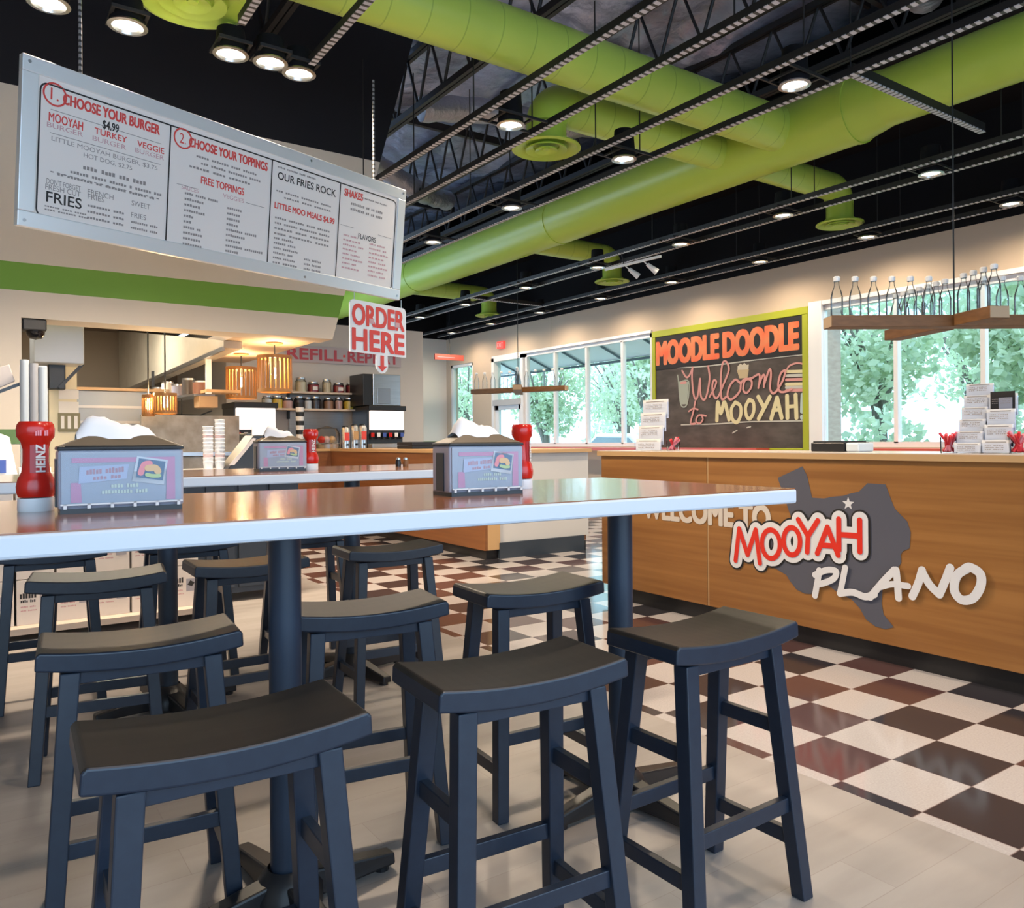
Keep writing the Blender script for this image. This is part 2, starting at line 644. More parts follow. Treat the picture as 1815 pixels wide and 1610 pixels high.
def wall_right():
    m = MB(cream_right)
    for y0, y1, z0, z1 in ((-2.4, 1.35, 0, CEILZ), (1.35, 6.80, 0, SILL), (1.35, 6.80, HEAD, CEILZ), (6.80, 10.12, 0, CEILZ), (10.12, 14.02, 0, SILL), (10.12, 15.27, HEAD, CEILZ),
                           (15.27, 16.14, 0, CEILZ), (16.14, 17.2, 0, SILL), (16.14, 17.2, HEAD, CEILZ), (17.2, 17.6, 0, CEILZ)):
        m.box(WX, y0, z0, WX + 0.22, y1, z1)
    m.use(black_paint).box(WX, -2.4, CEILZ, WX + 0.22, 17.6, 6.0)
    m.use(cream_right).box(WX - 0.006, 13.05, HEAD, WX, 13.12, CEILZ)
    return m.build('wall_right')


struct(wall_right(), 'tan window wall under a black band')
m = MB(mat('white_far_paint', (0.78, 0.78, 0.76), 0.6)).box(5.0, 17.4, 0, WX, 17.6, CEILZ)
m.use(black_paint).box(2.9, 17.4, CEILZ, WX, 17.6, 6.0)
struct(m.build('wall_far'), 'pale far end wall')
struct(MB(green_paint).box(5.0, 17.385, 0.93, WX - 0.02, 17.4, 1.12).build('trim_1'), 'green stripe on the far wall')


def wall_front():          # behind the camera: wide shop windows
    m = MB(cream)
    for x0, x1, z0, z1 in ((-4, -3.4, 0, 6), (-3.4, 5.4, 0, 0.45), (-3.4, 5.4, 3.3, 6), (5.4, 10.2, 0, 6)):
        m.box(x0, -2.6, z0, x1, -2.4, z1)
    return m.build('wall_front')


struct(wall_front(), 'wall with wide shop windows behind the viewer')
struct(MB(cream).box(-4.2, -2.6, 0, -4, 14.2, 6).build('wall_left'), 'cream wall on the left')


def slant_x(z):
    return 3.17 + (z - 2.2) * (4.18 - 3.17) / (5.75 - 2.2)


def bulkhead():
    BY = 7.9
    m = MB(cream)
    for z0, z1, mm in ((2.2, 2.43, cream), (2.43, 2.668, green_paint), (2.668, 4.165, cream), (4.165, 6.0, navy_black)):
        m.use(mm).prism([(-4, BY, z0), (slant_x(z0), BY, z0), (slant_x(z1), BY, z1), (-4, BY, z1)], (0, 0.36, 0))
    m.use(cream).box(-4, BY, 0, 0.392, BY + 0.36, 2.2)
    m.use(mat('dull_green_paint', (0.10, 0.20, 0.08), 0.6)).box(-4, BY - 0.004, 1.125, 0.39, BY, 1.25)
    return m.build('wall_kitchen')


struct(bulkhead(), 'cream bulkhead with a green stripe over the kitchen opening')
m = MB(grey_wall).box(2.9, 11, 0, 5.9, 11.2, 2.84)
m.box(2.9, 11.2, 0, 3.05, 14.2, 2.84)
struct(m.build('wall_drinks'), 'pale grey wall behind the drinks station')
kb = mat('kitchen_tan_wall', (0.30, 0.24, 0.18), 0.6)
m = MB(kb).box(-4, 14, 0, 2.9, 14.2, 2.9)
struct(m.build('wall_back'), 'brown back wall of the kitchen')
struct(MB(mat('kitchen_brown_ceiling', (0.16, 0.115, 0.08), 0.7)).box(-4, 8.26, 2.9, 2.9, 14.0, 2.98).build('ceiling'), 'brown kitchen ceiling')
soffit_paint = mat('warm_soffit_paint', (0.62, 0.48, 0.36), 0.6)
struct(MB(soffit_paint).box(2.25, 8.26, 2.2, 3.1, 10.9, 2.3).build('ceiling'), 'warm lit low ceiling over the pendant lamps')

# ------------------------------------------------------------------ ceiling: foil batts on black deck, black soffit over the window side
foil = mat('silver_blue_foil_insulation', (0.58, 0.68, 0.98), 0.27, 0.5, noise=((1.1, 2.0, 1), 0.9, (0.28, 0.30, 0.42)), bump=((3.2, 4.5, 3.0), 1.0))
brown_deck = mat('brown_roof_deck', (0.16, 0.11, 0.085), 0.6, noise=((2, 3, 2), 0.6, (0.07, 0.052, 0.045)))


def ceiling_deck():
    m = MB(foil)
    nx, ny = 34, 60
    x0, x1, y0, y1 = 3.6, 8.3, -2.4, 17.5
    rnd = random.Random(3)
    V, F = [], []
    for j in range(ny + 1):
        for i in range(nx + 1):
            x, y = x0 + (x1 - x0) * i / nx, y0 + (y1 - y0) * j / ny
            sag = -0.13 * abs(math.sin((x - x0) * math.pi / 1.55)) ** 0.7 + 0.06 * math.sin(y * 2.6 + x) + rnd.uniform(-0.035, 0.035)
            V.append((x, y, 5.80 + sag))
    for j in range(ny):
        for i in range(nx):
            a = j * (nx + 1) + i
            F.append((a, a + 1, a + nx + 2, a + nx + 1))
    m.solid(V, F)
    m.use(brown_deck).box(-4, -2.4, 5.95, 3.6, 17.5, 6.0)
    for k in range(14):
        y = -1.5 + k * 1.35
        m.box(-4, y, 5.87, 3.6, y + 0.10, 5.95)
    m.use(black_paint).box(3.6, -2.4, 6.02, 10.2, 17.6, 6.1)
    return m.build('ceiling', smooth=60)


struct(ceiling_deck(), 'foil insulation and brown deck under the roof')
struct(MB(black_paint).box(7.75, -2.4, 5.0, WX, 17.4, 5.08).build('ceiling'), 'black ceiling over the window side')

joist_black = mat('black_joist_steel', (0.014, 0.013, 0.014), 0.5)


def joist(x, k):
    t = thing('roof_joist', 'open web steel roof joist, %s from the left' % ORD[k], 'joist', (x, 7.5, 5.4), group='open web joists under the roof')
    for z in (4.95, 5.62):
        m = MB(joist_black)
        m.beam((x - 0.03, -2.3, z), (x - 0.03, 17.3, z), 0.045, 0.07)
        m.beam((x + 0.03, -2.3, z), (x + 0.03, 17.3, z), 0.045, 0.07)
        m.build('chord', t)
    m = MB(joist_black)
    n = 34
    for i in range(n):
        y = -2.2 + i * 19.4 / n
        m.cyl((x, y, 4.95), (x, y + 0.285, 5.62), 0.017, seg=6)
        m.cyl((x, y + 0.285, 5.62), (x, y + 0.57, 4.95), 0.017, seg=6)
    m.build('web', t)


for k, x in enumerate((2.35, 4.3, 5.85, 7.3)):
    joist(x, k)
for k, (x0, x1, y, z) in enumerate(((0.8, 7.6, 4.4, 5.48), (0.8, 7.6, 6.9, 5.48), (4.3, 7.6, 9.6, 5.48), (4.3, 7.6, 12.9, 5.48))):
    m = MB(joist_black).beam((x0, y, z), (x1, y, z), 0.06, 0.10)
    m.beam((x0, y + 0.16, z + 0.04), (x1, y + 0.16, z + 0.04), 0.04, 0.05)
    tag(m.build('bridging_bar'), 'black steel bridging bar across the joists, %s from the front' % ORD[k], 'beam', 'black bars across the joists')
foil_pipe = mat('foil_wrapped_pipe', (0.38, 0.40, 0.48), 0.35, 0.5, bump=((9, 4, 9), 0.8))
for k, (x0, y0, x1, y1, z, r) in enumerate(((4.9, 1.5, 7.4, 3.9, 5.2, 0.19), (4.5, 8.4, 6.9, 7.6, 5.1, 0.15), (4.2, 10.2, 6.8, 11.8, 5.15, 0.16))):
    pts = smooth_line([(x0, y0, z), ((2 * x0 + x1) / 3, (2 * y0 + y1) / 3 + 0.15, z + 0.12), ((x0 + 2 * x1) / 3, (y0 + 2 * y1) / 3 - 0.1, z - 0.05), (x1, y1, z + 0.1)], 8)
    m = MB(foil_pipe).tube(pts, [r * (1 + 0.07 * math.sin(i * 1.9)) for i in range(len(pts))], 16)
    tag(m.build('flexible_duct', smooth=True), 'silver foil flexible duct above the rails, %s from the front' % ORD[k], 'duct', 'foil flexible ducts under the roof')

# ------------------------------------------------------------------ green ducts
DX, DZ = 7.0, 4.25
t = thing('main_duct', 'long lime green round main duct running under the ceiling', 'duct', (DX, 8, DZ))
MB(duct_green).cyl((DX, 4.32, DZ), (DX, 17.35, DZ), 0.315, seg=48).build('duct_section', t, smooth=True)
MB(duct_green).cyl((DX, 4.02, DZ), (DX, 4.32, DZ), 0.255, 0.315, seg=48).build('reducer', t, smooth=True)
MB(duct_green).cyl((DX, -2.3, DZ), (DX, 4.02, DZ), 0.255, seg=48).build('duct_section', t, smooth=True)
for y in (4.30, 8.9, 13.2):
    MB(duct_green).cyl((DX, y, DZ), (DX, y + 0.05, DZ), 0.324, seg=48).build('joint_collar', t, smooth=True)


def diffuser(t, x, y, z, r):
    d = MB(duct_green).lathe([(r * 0.50, 0.075), (r * 0.62, 0.045), (r * 1.08, 0.02), (r * 1.1, 0.008), (r * 1.0, -0.004), (r * 0.80, 0.02), (r * 0.72, 0.035), (r * 0.70, 0.07), (0.01, 0.075)], (x, y, z), 40).build('diffuser', t, smooth=True)
    MB(duct_green).lathe([(r * 0.66, 0.005), (r * 0.66, -0.006), (r * 0.42, 0.024), (r * 0.40, 0.05), (r * 0.46, 0.05)], (x, y, z), 36).build('cone_ring', d, smooth=True)
    MB(duct_green).lathe([(r * 0.36, 0.0), (r * 0.36, -0.012), (r * 0.12, 0.016), (r * 0.10, 0.0), (0.001, 0.0)], (x, y, z), 30).build('cone_ring', d, smooth=True)


def branch(xe, y, r, label, zd=3.80, disc=0.30, side=-1):
    """round branch duct from the main duct to an elbow that drops to a ceiling diffuser"""
    t = thing('branch_duct', label, 'duct', (xe, y, zd), group='lime green branch ducts')
    xs = DX + side * 0.2
    b = r * 1.25
    MB(duct_rings).cyl((xs, y, DZ), (xe - side * b, y, DZ), r, seg=36).build('duct_section', t, smooth=True)
    pts = [(xe - side * b + side * b * math.sin(a), y, DZ - b + b * math.cos(a)) for a in [k * math.pi / 2 / 10 for k in range(11)]]
    MB(duct_green).tube(pts, r, 32).build('elbow', t, smooth=True)
    if DZ - b > zd + 0.06:
        MB(duct_green).cyl((xe, y, DZ - b), (xe, y, zd + 0.04), r * 0.98, seg=32).build('drop_collar', t, smooth=True)
    diffuser(t, xe, y, zd, disc)


branch(1.15, 5.06, 0.215, 'nearest lime green branch duct, its diffuser above the menu board', disc=0.30)
branch(4.42, 5.82, 0.19, 'lime green branch duct left of the main duct, diffuser near the picture centre', disc=0.29)
branch(9.05, 5.84, 0.165, 'nearest lime green branch duct on the window side, diffuser above the hanging bottles', side=1, disc=0.26)
branch(9.05, 10.10, 0.165, 'lime green branch duct on the window side, diffuser beside the track spotlights', side=1, disc=0.27)
branch(9.25, 14.25, 0.165, 'farthest lime green branch duct on the window side', side=1, disc=0.27)

# ------------------------------------------------------------------ hung channel rails
RZ = 3.65


def rail(x, y0, y1, label):
    t = thing('ceiling_rail', label, 'rail', (x, (y0 + y1) / 2, RZ), group='slotted channel rails hung below the ceiling')
    MB(rail_black).beam((x, y0, RZ + 0.028), (x, y1, RZ + 0.028), 0.042, 0.05).build('channel', t)
    MB(rail_slots).beam((x, y0, RZ), (x, y1, RZ), 0.045, 0.006).build('slotted_face', t)
    y = y0 + 0.6
    while y < y1 and y < 9:
        MB(rail_black).cyl((x, y, RZ + 0.05), (x, y, 4.98), 0.006, seg=6).build('hanger_rod', t)
        y += 2.1


RAILS = ((1.385, 0.8, 4.86, 'short slotted rail above the left half of the menu board'), (1.92, 0.8, 5.12, 'short slotted rail ending above the middle of the menu board'),
         (3.31, 0.5, 7.85, 'slotted rail that passes just right of the menu board, leftmost of the long rails'), (3.88, 0.5, 16.5, 'second long slotted rail from the left'),
         (4.57, 0.5, 16.5, 'third long slotted rail from the left'), (5.10, 0.5, 16.5, 'long slotted rail just left of the main green duct'),
         (7.33, 0.5, 16.9, 'long slotted rail just right of the main green duct'), (7.74, 0.5, 16.9, 'second slotted rail right of the main green duct'),
         (8.98, 0.5, 16.9, 'second slotted rail from the window wall'), (9.48, 0.5, 16.9, 'slotted rail nearest the window wall'))
for r_ in RAILS:
    rail(*r_)
t = thing('cross_rail', 'pale slotted cross rail in front of the main green duct', 'rail', (6.1, 3.2, RZ))
MB(rail_black).beam((5.10, 3.2, RZ + 0.05), (7.0, 3.2, RZ + 0.05), 0.045, 0.07).build('channel', t)
MB(rail_slots_x).beam((5.10, 3.2, RZ + 0.012), (7.0, 3.2, RZ + 0.012), 0.05, 0.01).build('slotted_face', t)

a, b = at(893, 537, z=RZ), at(958, 546, z=RZ)
t = thing('cross_rail', 'pale cross rail beside the farthest window side duct', 'rail', (a.x, a.y, RZ))
MB(rail_black).beam((7.33, 12.0, RZ + 0.05), (8.98, 12.0, RZ + 0.05), 0.045, 0.05).build('channel', t)
MB(rail_slots_x).beam((7.33, 12.0, RZ + 0.012), (8.98, 12.0, RZ + 0.012), 0.05, 0.01).build('slotted_face', t)

# ------------------------------------------------------------------ downlights on the rails


def make_downlight(H=0.26, W=0.27):
    t = thing('downlight', '', 'ceiling light', (0, 0, 0), group='can downlights between the rails')
    MB(black_paint).lathe([(0.02, H), (0.085, H - 0.01), (0.095, H * 0.4), (0.105, 0.0), (0.09, 0.0), (0.085, 0.03)], seg=24).build('housing', t, local=True, smooth=True)
    MB(steel).lathe([(0.105, 0.004), (0.112, -0.008), (0.088, -0.012), (0.080, 0.01)], seg=28).build('trim_ring', t, local=True, smooth=True)
    MB(lens_glow).lathe([(0.0, 0.004), (0.04, 0.002), (0.082, 0.006)], seg=24).build('lens', t, local=True, smooth=True)
    m = MB(rail_black)
    m.box(-W, -0.13, 0.03, W, -0.115, 0.05).box(-W, 0.115, 0.03, W, 0.13, 0.05)
    e = min(0.14, W)
    m.box(-e, -0.13, 0.03, -e + 0.02, 0.13, 0.045).box(e - 0.02, -0.13, 0.03, e, 0.13, 0.045)
    m.build('mounting_frame', t, local=True)
    return t


def lamp(o, w=1.0, angle=140):
    l = bpy.data.lights.new('downlight_beam', 'SPOT')
    l.energy = LAMP_W * w
    l.color = (1.0, 0.80, 0.58)
    l.spot_size = R(angle)
    l.spot_blend = 0.6
    l.shadow_soft_size = 0.07
    q = bpy.data.objects.new('downlight_beam', l)
    COL.objects.link(q)
    q.location = (0, 0, -0.03)
    q.parent = o


proto = {False: make_downlight(), True: make_downlight(0.16, 0.103)}
first = {False: True, True: True}


def downlight(x, y, label, short=False):
    if first[short]:
        first[short] = False
        o = proto[short]
        o.location = (x, y, 3.62)
        o['label'] = label
        return o
    return dup(proto[short], (x, y, 3.62), 0, label)


LIGHTS = []
for x, y, lab in ((0.40, 5.17, 'bright can downlight at the top left corner, above the menu board'), (0.81, 5.19, 'bright can downlight above the left end of the menu board'),
                  (1.415, 5.20, 'brightest can downlight, above the middle of the menu board'), (1.66, 5.17, 'dimmer can downlight just right of the brightest one'),
                  (1.87, 5.22, 'bright can downlight rightmost over the menu board'), (3.56, 5.15, 'can downlight left of the green diffuser at picture centre')):
    LIGHTS.append(downlight(x, y, lab, x < 2.5))
for k, y in enumerate((3.46, 5.22, 6.98, 8.72)):
    LIGHTS.append(downlight(4.83, y, 'can downlight left of the main green duct, %s from the front' % ORD[k]))
for k, y in enumerate((3.91, 5.56, 7.1, 8.72, 10.5, 12.4, 14.15)):
    LIGHTS.append(downlight(7.535, y, 'can downlight right of the main green duct, %s from the front' % ORD[k]))
for k, y in enumerate((3.94, 5.58, 7.2, 8.9, 10.6, 12.4, 14.15, 15.8)):
    LIGHTS.append(downlight(9.23, y, 'can downlight in the row beside the window wall, %s from the front' % ORD[k], y in (5.58, 14.15)))
for k, y in enumerate((0.2, 1.8)):
    for x in (1.6, 3.6, 7.535):
        LIGHTS.append(downlight(x, y, 'can downlight of the rows nearest the viewer'))
for o in LIGHTS:
    lamp(o, 0.62 if o.location.x > 9 else (1.7 if o.location.x < 2.5 and o.location.y > 3 else 1.0), 172 if o.location.x > 9 else 140)

t = thing('track_spotlight', 'small spotlight track with two aimed heads beyond the window side diffuser', 'spotlight', (7.5, 7.9, 3.5))
MB(white_plastic).beam((7.36, 8.35, 3.5), (7.43, 7.35, 3.5), 0.03, 0.03).build('track', t)
MB(rail_black).cyl((7.385, 8.0, 3.5), (7.345, 8.0, 3.65), 0.008, seg=8).build('stem', t)
for y in (8.0, 7.65):
    h = MB(white_plastic).cyl((7.48, y, 3.46), (7.60, y - 0.06, 3.36), 0.025, 0.045, 16).build('spot_head', t, smooth=True)
    MB(white_plastic).cyl((7.40, y, 3.5), (7.49, y, 3.45), 0.008, seg=8).build('swivel_arm', h)

# ------------------------------------------------------------------ shop windows in the window wall


def window(name, ys, y0, y1, label, z0=SILL):
    o = thing(name, label, 'window', (WX, (y0 + y1) / 2, z0))
    del o['category']
    struct(o)
    m = MB(white_frame)
    xa, xb = WX + 0.02, WX + 0.11
    for z in (z0, HEAD - 0.07):
        m.box(xa, y0, z, xb, y1, z + 0.07)
    m.box(xa, y0, z0, xb, y0 + 0.07, HEAD).box(xa, y1 - 0.07, z0, xb, y1, HEAD)
    m.build('window_frame', o)
    for y in ys:
        MB(white_frame).box(xa, y - 0.028, z0 + 0.05, xb, y + 0.028, HEAD - 0.05).build('mullion', o)
    e = [y0 + 0.05] + list(ys) + [y1 - 0.05]
    e = sorted(e)
    for a, b in zip(e[:-1], e[1:]):
        MB(window_glass).box(WX + 0.07, a, z0 + 0.05, WX + 0.078, b, HEAD - 0.05).build('pane', o)


window('window_1', (2.46, 3.53, 4.60, 5.68), 1.35, 6.80, 'white framed shop window on the right behind the hanging bottles')
window('window_2', (10.93, 11.96, 12.98), 10.12, 14.02, 'white framed shop window left of the chalkboard')
window('window_3', (), 16.14, 17.2, 'narrow white framed window in the far corner')
MB_wide = MB(white_frame).box(WX - 0.05, 6.72, SILL - 0.05, WX + 0.0, 6.93, HEAD + 0.06)
struct(MB_wide.build('trim_2'), 'wide white casing beside the chalkboard')
struct(MB(white_frame).box(WX - 0.04, 1.35, HEAD, WX, 6.8, HEAD + 0.06).build('trim_3'), 'white head casing of the right window')
struct(MB(white_frame).box(WX - 0.03, 10.12, HEAD, WX, 15.27, HEAD + 0.05).build('trim_4'), 'white head casing over the far windows and the door')

o = thing('door_1', 'glazed white entrance door with a transom at the far end of the windows', 'door', (WX, 14.6, 0))
del o['category']
struct(o)
m = MB(white_frame)
m.box(WX - 0.04, 14.02, 0, WX + 0.16, 14.12, HEAD).box(WX - 0.04, 15.17, 0, WX + 0.16, 15.27, HEAD).box(WX - 0.04, 14.02, HEAD - 0.08, WX + 0.16, 15.27, HEAD)
m.build('door_frame', o)
MB(mat('grey_door_header', (0.45, 0.46, 0.47), 0.4)).box(WX - 0.06, 14.1, 1.92, WX + 0.16, 15.2, 2.05).build('transom_bar', o)
m = MB(white_frame)
m.box(WX, 14.12, 0, WX + 0.06, 14.24, 1.92).box(WX, 15.05, 0, WX + 0.06, 15.17, 1.92).box(WX, 14.12, 0, WX + 0.06, 15.17, 0.25).box(WX, 14.12, 1.82, WX + 0.06, 15.17, 1.92)
lf = m.build('door_leaf', o)
MB(steel).beam((WX - 0.05, 14.3, 1.0), (WX - 0.05, 15.0, 1.0), 0.03, 0.03).build('push_bar', lf)
MB(window_glass).box(WX + 0.025, 14.2, 0.2, WX + 0.033, 15.1, 1.86).build('pane', lf)
MB(window_glass).box(WX + 0.07, 14.1, 2.04, WX + 0.078, 15.2, HEAD - 0.06).build('pane', o)

t = thing('window_ledge', 'red edged ledge under the far shop windows', 'ledge', (9.85, 12.0, 0.95))
MB(mat('red_ledge_laminate', (0.60, 0.10, 0.07), 0.35)).box(9.63, 7.6, 0.93, 9.935, 13.9, 0.985).build('ledge_top', t)
MB(plank_wood).box(9.72, 12.35, 0.0, 9.95, 12.43, 0.93).build('bracket', t)
MB(plank_wood).box(9.72, 9.35, 0.0, 9.95, 9.43, 0.93).build('bracket', t)
t = thing('window_ledge', 'red edged ledge under the right shop window behind the welcome counter', 'ledge', (9.85, 4.0, 0.95))
MB(MATS['red_ledge_laminate']).box(9.66, 1.2, 0.93, 9.97, 6.6, 0.985).build('ledge_top', t)
MB(plank_wood).box(9.72, 4.0, 0.0, 9.95, 4.08, 0.93).build('bracket', t)

t = thing('exit_sign', 'small red lit exit sign on the tan wall above the far windows', 'sign', (WX, 14.87, 3.29))
MB(exit_glow).box(WX - 0.06, 14.74, 3.21, WX - 0.002, 15.0, 3.37).build('sign_case', t)
MB(vinyl_white).text('EXIT', (WX - 0.06, 14.98, 3.245), -Y, Z, 0.22, 0.09).build('lettering', t)
t = thing('wall_sign', 'long red hanging sign by the narrow far corner window', 'sign', (9.0, 16.2, 3.15))
a, b = at(771, 627, y=16.2), at(822, 640, y=16.2)
MB(mat('dull_red_sign', (0.50, 0.10, 0.08), 0.5)).box(a.x, 16.2, b.z, b.x, 16.24, a.z).build('sign_board', t)
MB(ink_pink).box(a.x + 0.06, 16.195, b.z + 0.05, b.x - 0.25, 16.2, a.z - 0.06).build('faded_print', t)
MB(rail_black).cyl((a.x + 0.4, 16.22, a.z), (a.x + 0.4, 16.22, 4.97), 0.01, seg=6).build('hanger_rod', t)

# ------------------------------------------------------------------ outside
lawn = mat('pale_lawn', (0.17, 0.23, 0.14), 0.9, noise=((0.5, 0.5, 1), 0.6, (0.26, 0.30, 0.22)))
struct(MB(lawn).box(10.4, -30, -0.4, 80, 70, -0.3).build('ground'), 'lawn and pavement outside')
def leaf_mat(k, c):
    m = mat('light_leaves_%d' % k, c, 0.8)
    nt = m.node_tree
    tr = nt.nodes.new('ShaderNodeBsdfTranslucent')
    tr.inputs[0].default_value = (c[0], c[1] * 1.05, c[2] * 0.95, 1)
    mx = nt.nodes.new('ShaderNodeMixShader')
    mx.inputs[0].default_value = 0.5
    nt.links.new(nt.nodes['Principled BSDF'].outputs[0], mx.inputs[1])
    nt.links.new(tr.outputs[0], mx.inputs[2])
    nt.links.new(mx.outputs[0], nt.nodes['Material Output'].inputs[0])
    return m


leafs = [leaf_mat(k, c) for k, c in enumerate(((0.66, 0.72, 0.56), (0.56, 0.64, 0.51), (0.75, 0.79, 0.62)))]
bark = mat('grey_brown_bark', (0.22, 0.19, 0.17), 0.9)


def tree(x, y, h, r, label, n=1500, seed=0, low=0.25):
    rnd = random.Random(seed)
    t = thing('tree', label, 'tree', (x, y, -0.3), group='trees outside the shop windows')
    m = MB(bark).tube(smooth_line([(x, y, -0.3), (x + 0.06, y, h * 0.25), (x - 0.05, y + 0.1, h * 0.6)], 4), [0.16 - 0.011 * i for i in range(9)], 8)
    for k in range(9):
        a = rnd.uniform(0, 6.28)
        q = rnd.uniform(0.5, 0.95)
        m.tube([(x, y, h * rnd.uniform(0.12, 0.35)), (x + math.cos(a) * r * 0.4 * q, y + math.sin(a) * r * 0.4 * q, h * 0.5), (x + math.cos(a) * r * q, y + math.sin(a) * r * q, h * rnd.uniform(0.6, 0.85))], [0.07, 0.045, 0.02], 6)
    m.build('trunk', t, smooth=True)
    m = MB(leafs[0])
    lumps = [(x + rnd.uniform(-0.6, 0.6) * r, y + rnd.uniform(-0.6, 0.6) * r, h * rnd.uniform(low + 0.1, 0.9), r * rnd.uniform(0.3, 0.55)) for _ in range(16)]
    for i in range(n):
        cx, cy, cz, cr = lumps[i % len(lumps)]
        d = Vector((rnd.gauss(0, 1), rnd.gauss(0, 1), rnd.gauss(0, 1))).normalized() * cr * rnd.uniform(0.6, 1.05)
        p = Vector((cx, cy, cz)) + d
        if p.z < h * low * 0.6:
            continue
        s = rnd.uniform(0.07, 0.14)
        a1 = Vector((rnd.gauss(0, 1), rnd.gauss(0, 1), rnd.gauss(0, 1))).normalized()
        a2 = a1.cross(Vector((rnd.gauss(0, 1), rnd.gauss(0, 1), rnd.gauss(0, 1)))).normalized()
        m.i = 0
        m.use(leafs[rnd.choice((0, 0, 1, 2))])
        m.face([p - a1 * s, p + a2 * s * 0.6, p + a1 * s, p - a2 * s * 0.6])
    m.build('foliage', t)


TREES = ((17.5, 10.3, 6.0, 2.0, 'spreading tree outside in the left pane of the right window'), (17.2, 6.9, 5.8, 1.6, 'leafy tree outside behind the middle of the near hanging rack'),
         (19.5, 4.0, 6.5, 2.2, 'tree outside at the right edge of the picture'), (24.5, 17.4, 7.5, 2.6, 'tree outside in the pane next to the chalkboard'),
         (21.0, 21.6, 6.5, 1.9, 'tree outside the second far window pane'), (25.5, 27.5, 7.0, 2.4, 'tree outside near the entrance door'),
         (19.0, 25.2, 5.5, 1.6, 'tree outside in line with the far hanging rack'), (21.0, 34.5, 7.0, 2.6, 'tree outside the narrow far corner window'),
         (30.0, 33.0, 8.0, 2.8, 'distant tree behind the one near the entrance door'), (27.0, 12.6, 8.0, 3.0, 'tall distant tree behind the near hanging bottles'),
         (27.5, 5.8, 8.0, 3.2, 'tall distant tree at the far right'))
for k, a in enumerate(TREES):
    tree(*a, n=4200, seed=k + 11)
for k, (x, y) in enumerate(((15.4, 9.0), (15.6, 6.4), (15.2, 3.8), (18.0, 20.5), (17.0, 27.5), (15.9, 11.6), (20.5, 17.5))):
    rnd = random.Random(90 + k)
    m = MB(leafs[1])
    for i in range(1500):
        d = Vector((rnd.gauss(0, 1), rnd.gauss(0, 1), abs(rnd.gauss(0, 0.8)))).normalized() * rnd.uniform(0.6, 1.0)
        p = Vector((x + d.x * 0.9, y + d.y * 1.25, -0.3 + d.z * 2.1))
        s = rnd.uniform(0.07, 0.13)
        a1 = Vector((rnd.gauss(0, 1), rnd.gauss(0, 1), rnd.gauss(0, 1))).normalized()
        a2 = a1.cross(Vector((rnd.gauss(0, 1), rnd.gauss(0, 1), rnd.gauss(0, 1)))).normalized()
        m.use(leafs[rnd.choice((0, 1, 1, 2))])
        m.face([p - a1 * s, p + a2 * s * 0.6, p + a1 * s, p - a2 * s * 0.6])
    tag(m.build('shrub'), 'low shrub on the lawn outside, %s from the right' % ORD[(2, 1, 0, 5, 6, 3, 4)[k]], 'shrub', 'shrubs outside')

t = thing('awning', 'white canvas awning with dark ribs outside the far windows', 'awning', (10.3, 13.5, 3.1))
cloth = mat('white_awning_cloth', (0.88, 0.90, 0.92), 0.8)
MB(cloth).prism([(10.221, 9.8, 3.37), (11.5, 9.8, 2.86), (11.5, 9.8, 2.84), (10.221, 9.8, 3.35)], (0, 8.0, 0)).build('cloth', t)
rib = mat('grey_awning_rib', (0.13, 0.16, 0.18), 0.5)
for k in range(7):
    y = 9.9 + k * 1.28
    MB(rib).beam((10.24, y, 3.31), (11.48, y, 2.81), 0.035, 0.035).build('rib', t)
MB(rib).beam((11.48, 9.8, 2.80), (11.48, 17.8, 2.80), 0.05, 0.05).build('front_bar', t)

t = thing('car', 'white car parked outside the window left of the chalkboard', 'car', (15.3, 16.0, -0.3))
car_paint = mat('white_car_paint', (0.85, 0.86, 0.87), 0.25)
prof = [(-2.2, 0.25), (-2.25, 0.62), (-2.0, 0.86), (-1.1, 1.02), (-0.45, 1.52), (0.9, 1.56), (1.65, 1.08), (2.15, 0.98), (2.25, 0.6), (2.2, 0.25)]
body = MB(car_paint)
body.prism([(14.5, 16.0 + a, -0.25 + b) for a, b in prof], (1.65, 0, 0))
body.build('body', t, bevel=0.08, seg=3)
MB(mat('car_window', (0.22, 0.27, 0.29), 0.15)).prism([(14.48, 16.0 + a, -0.25 + b) for a, b in ((-0.95, 1.04), (-0.42, 1.43), (0.85, 1.46), (1.4, 1.1))], (0.02, 0, 0)).build('side_window', t)
for y in (14.65, 17.4):
    w = MB(mat('tyre_rubber', (0.02, 0.02, 0.02), 0.8)).cyl((14.45, y, 0.02), (14.65, y, 0.02), 0.32, seg=24).build('wheel', t, smooth=True)
    MB(steel).cyl((14.44, y, 0.02), (14.46, y, 0.02), 0.19, seg=18).build('hub_cap', w)
tag(MB(brick).box(10.26, 6.84, -0.3, 10.6, 7.25, 3.1).build('brick_pier'), 'tan brick pier outside at the left edge of the right window', 'pillar')

# ------------------------------------------------------------------ high tables
TZ = 0.98
TZ2 = 0.993


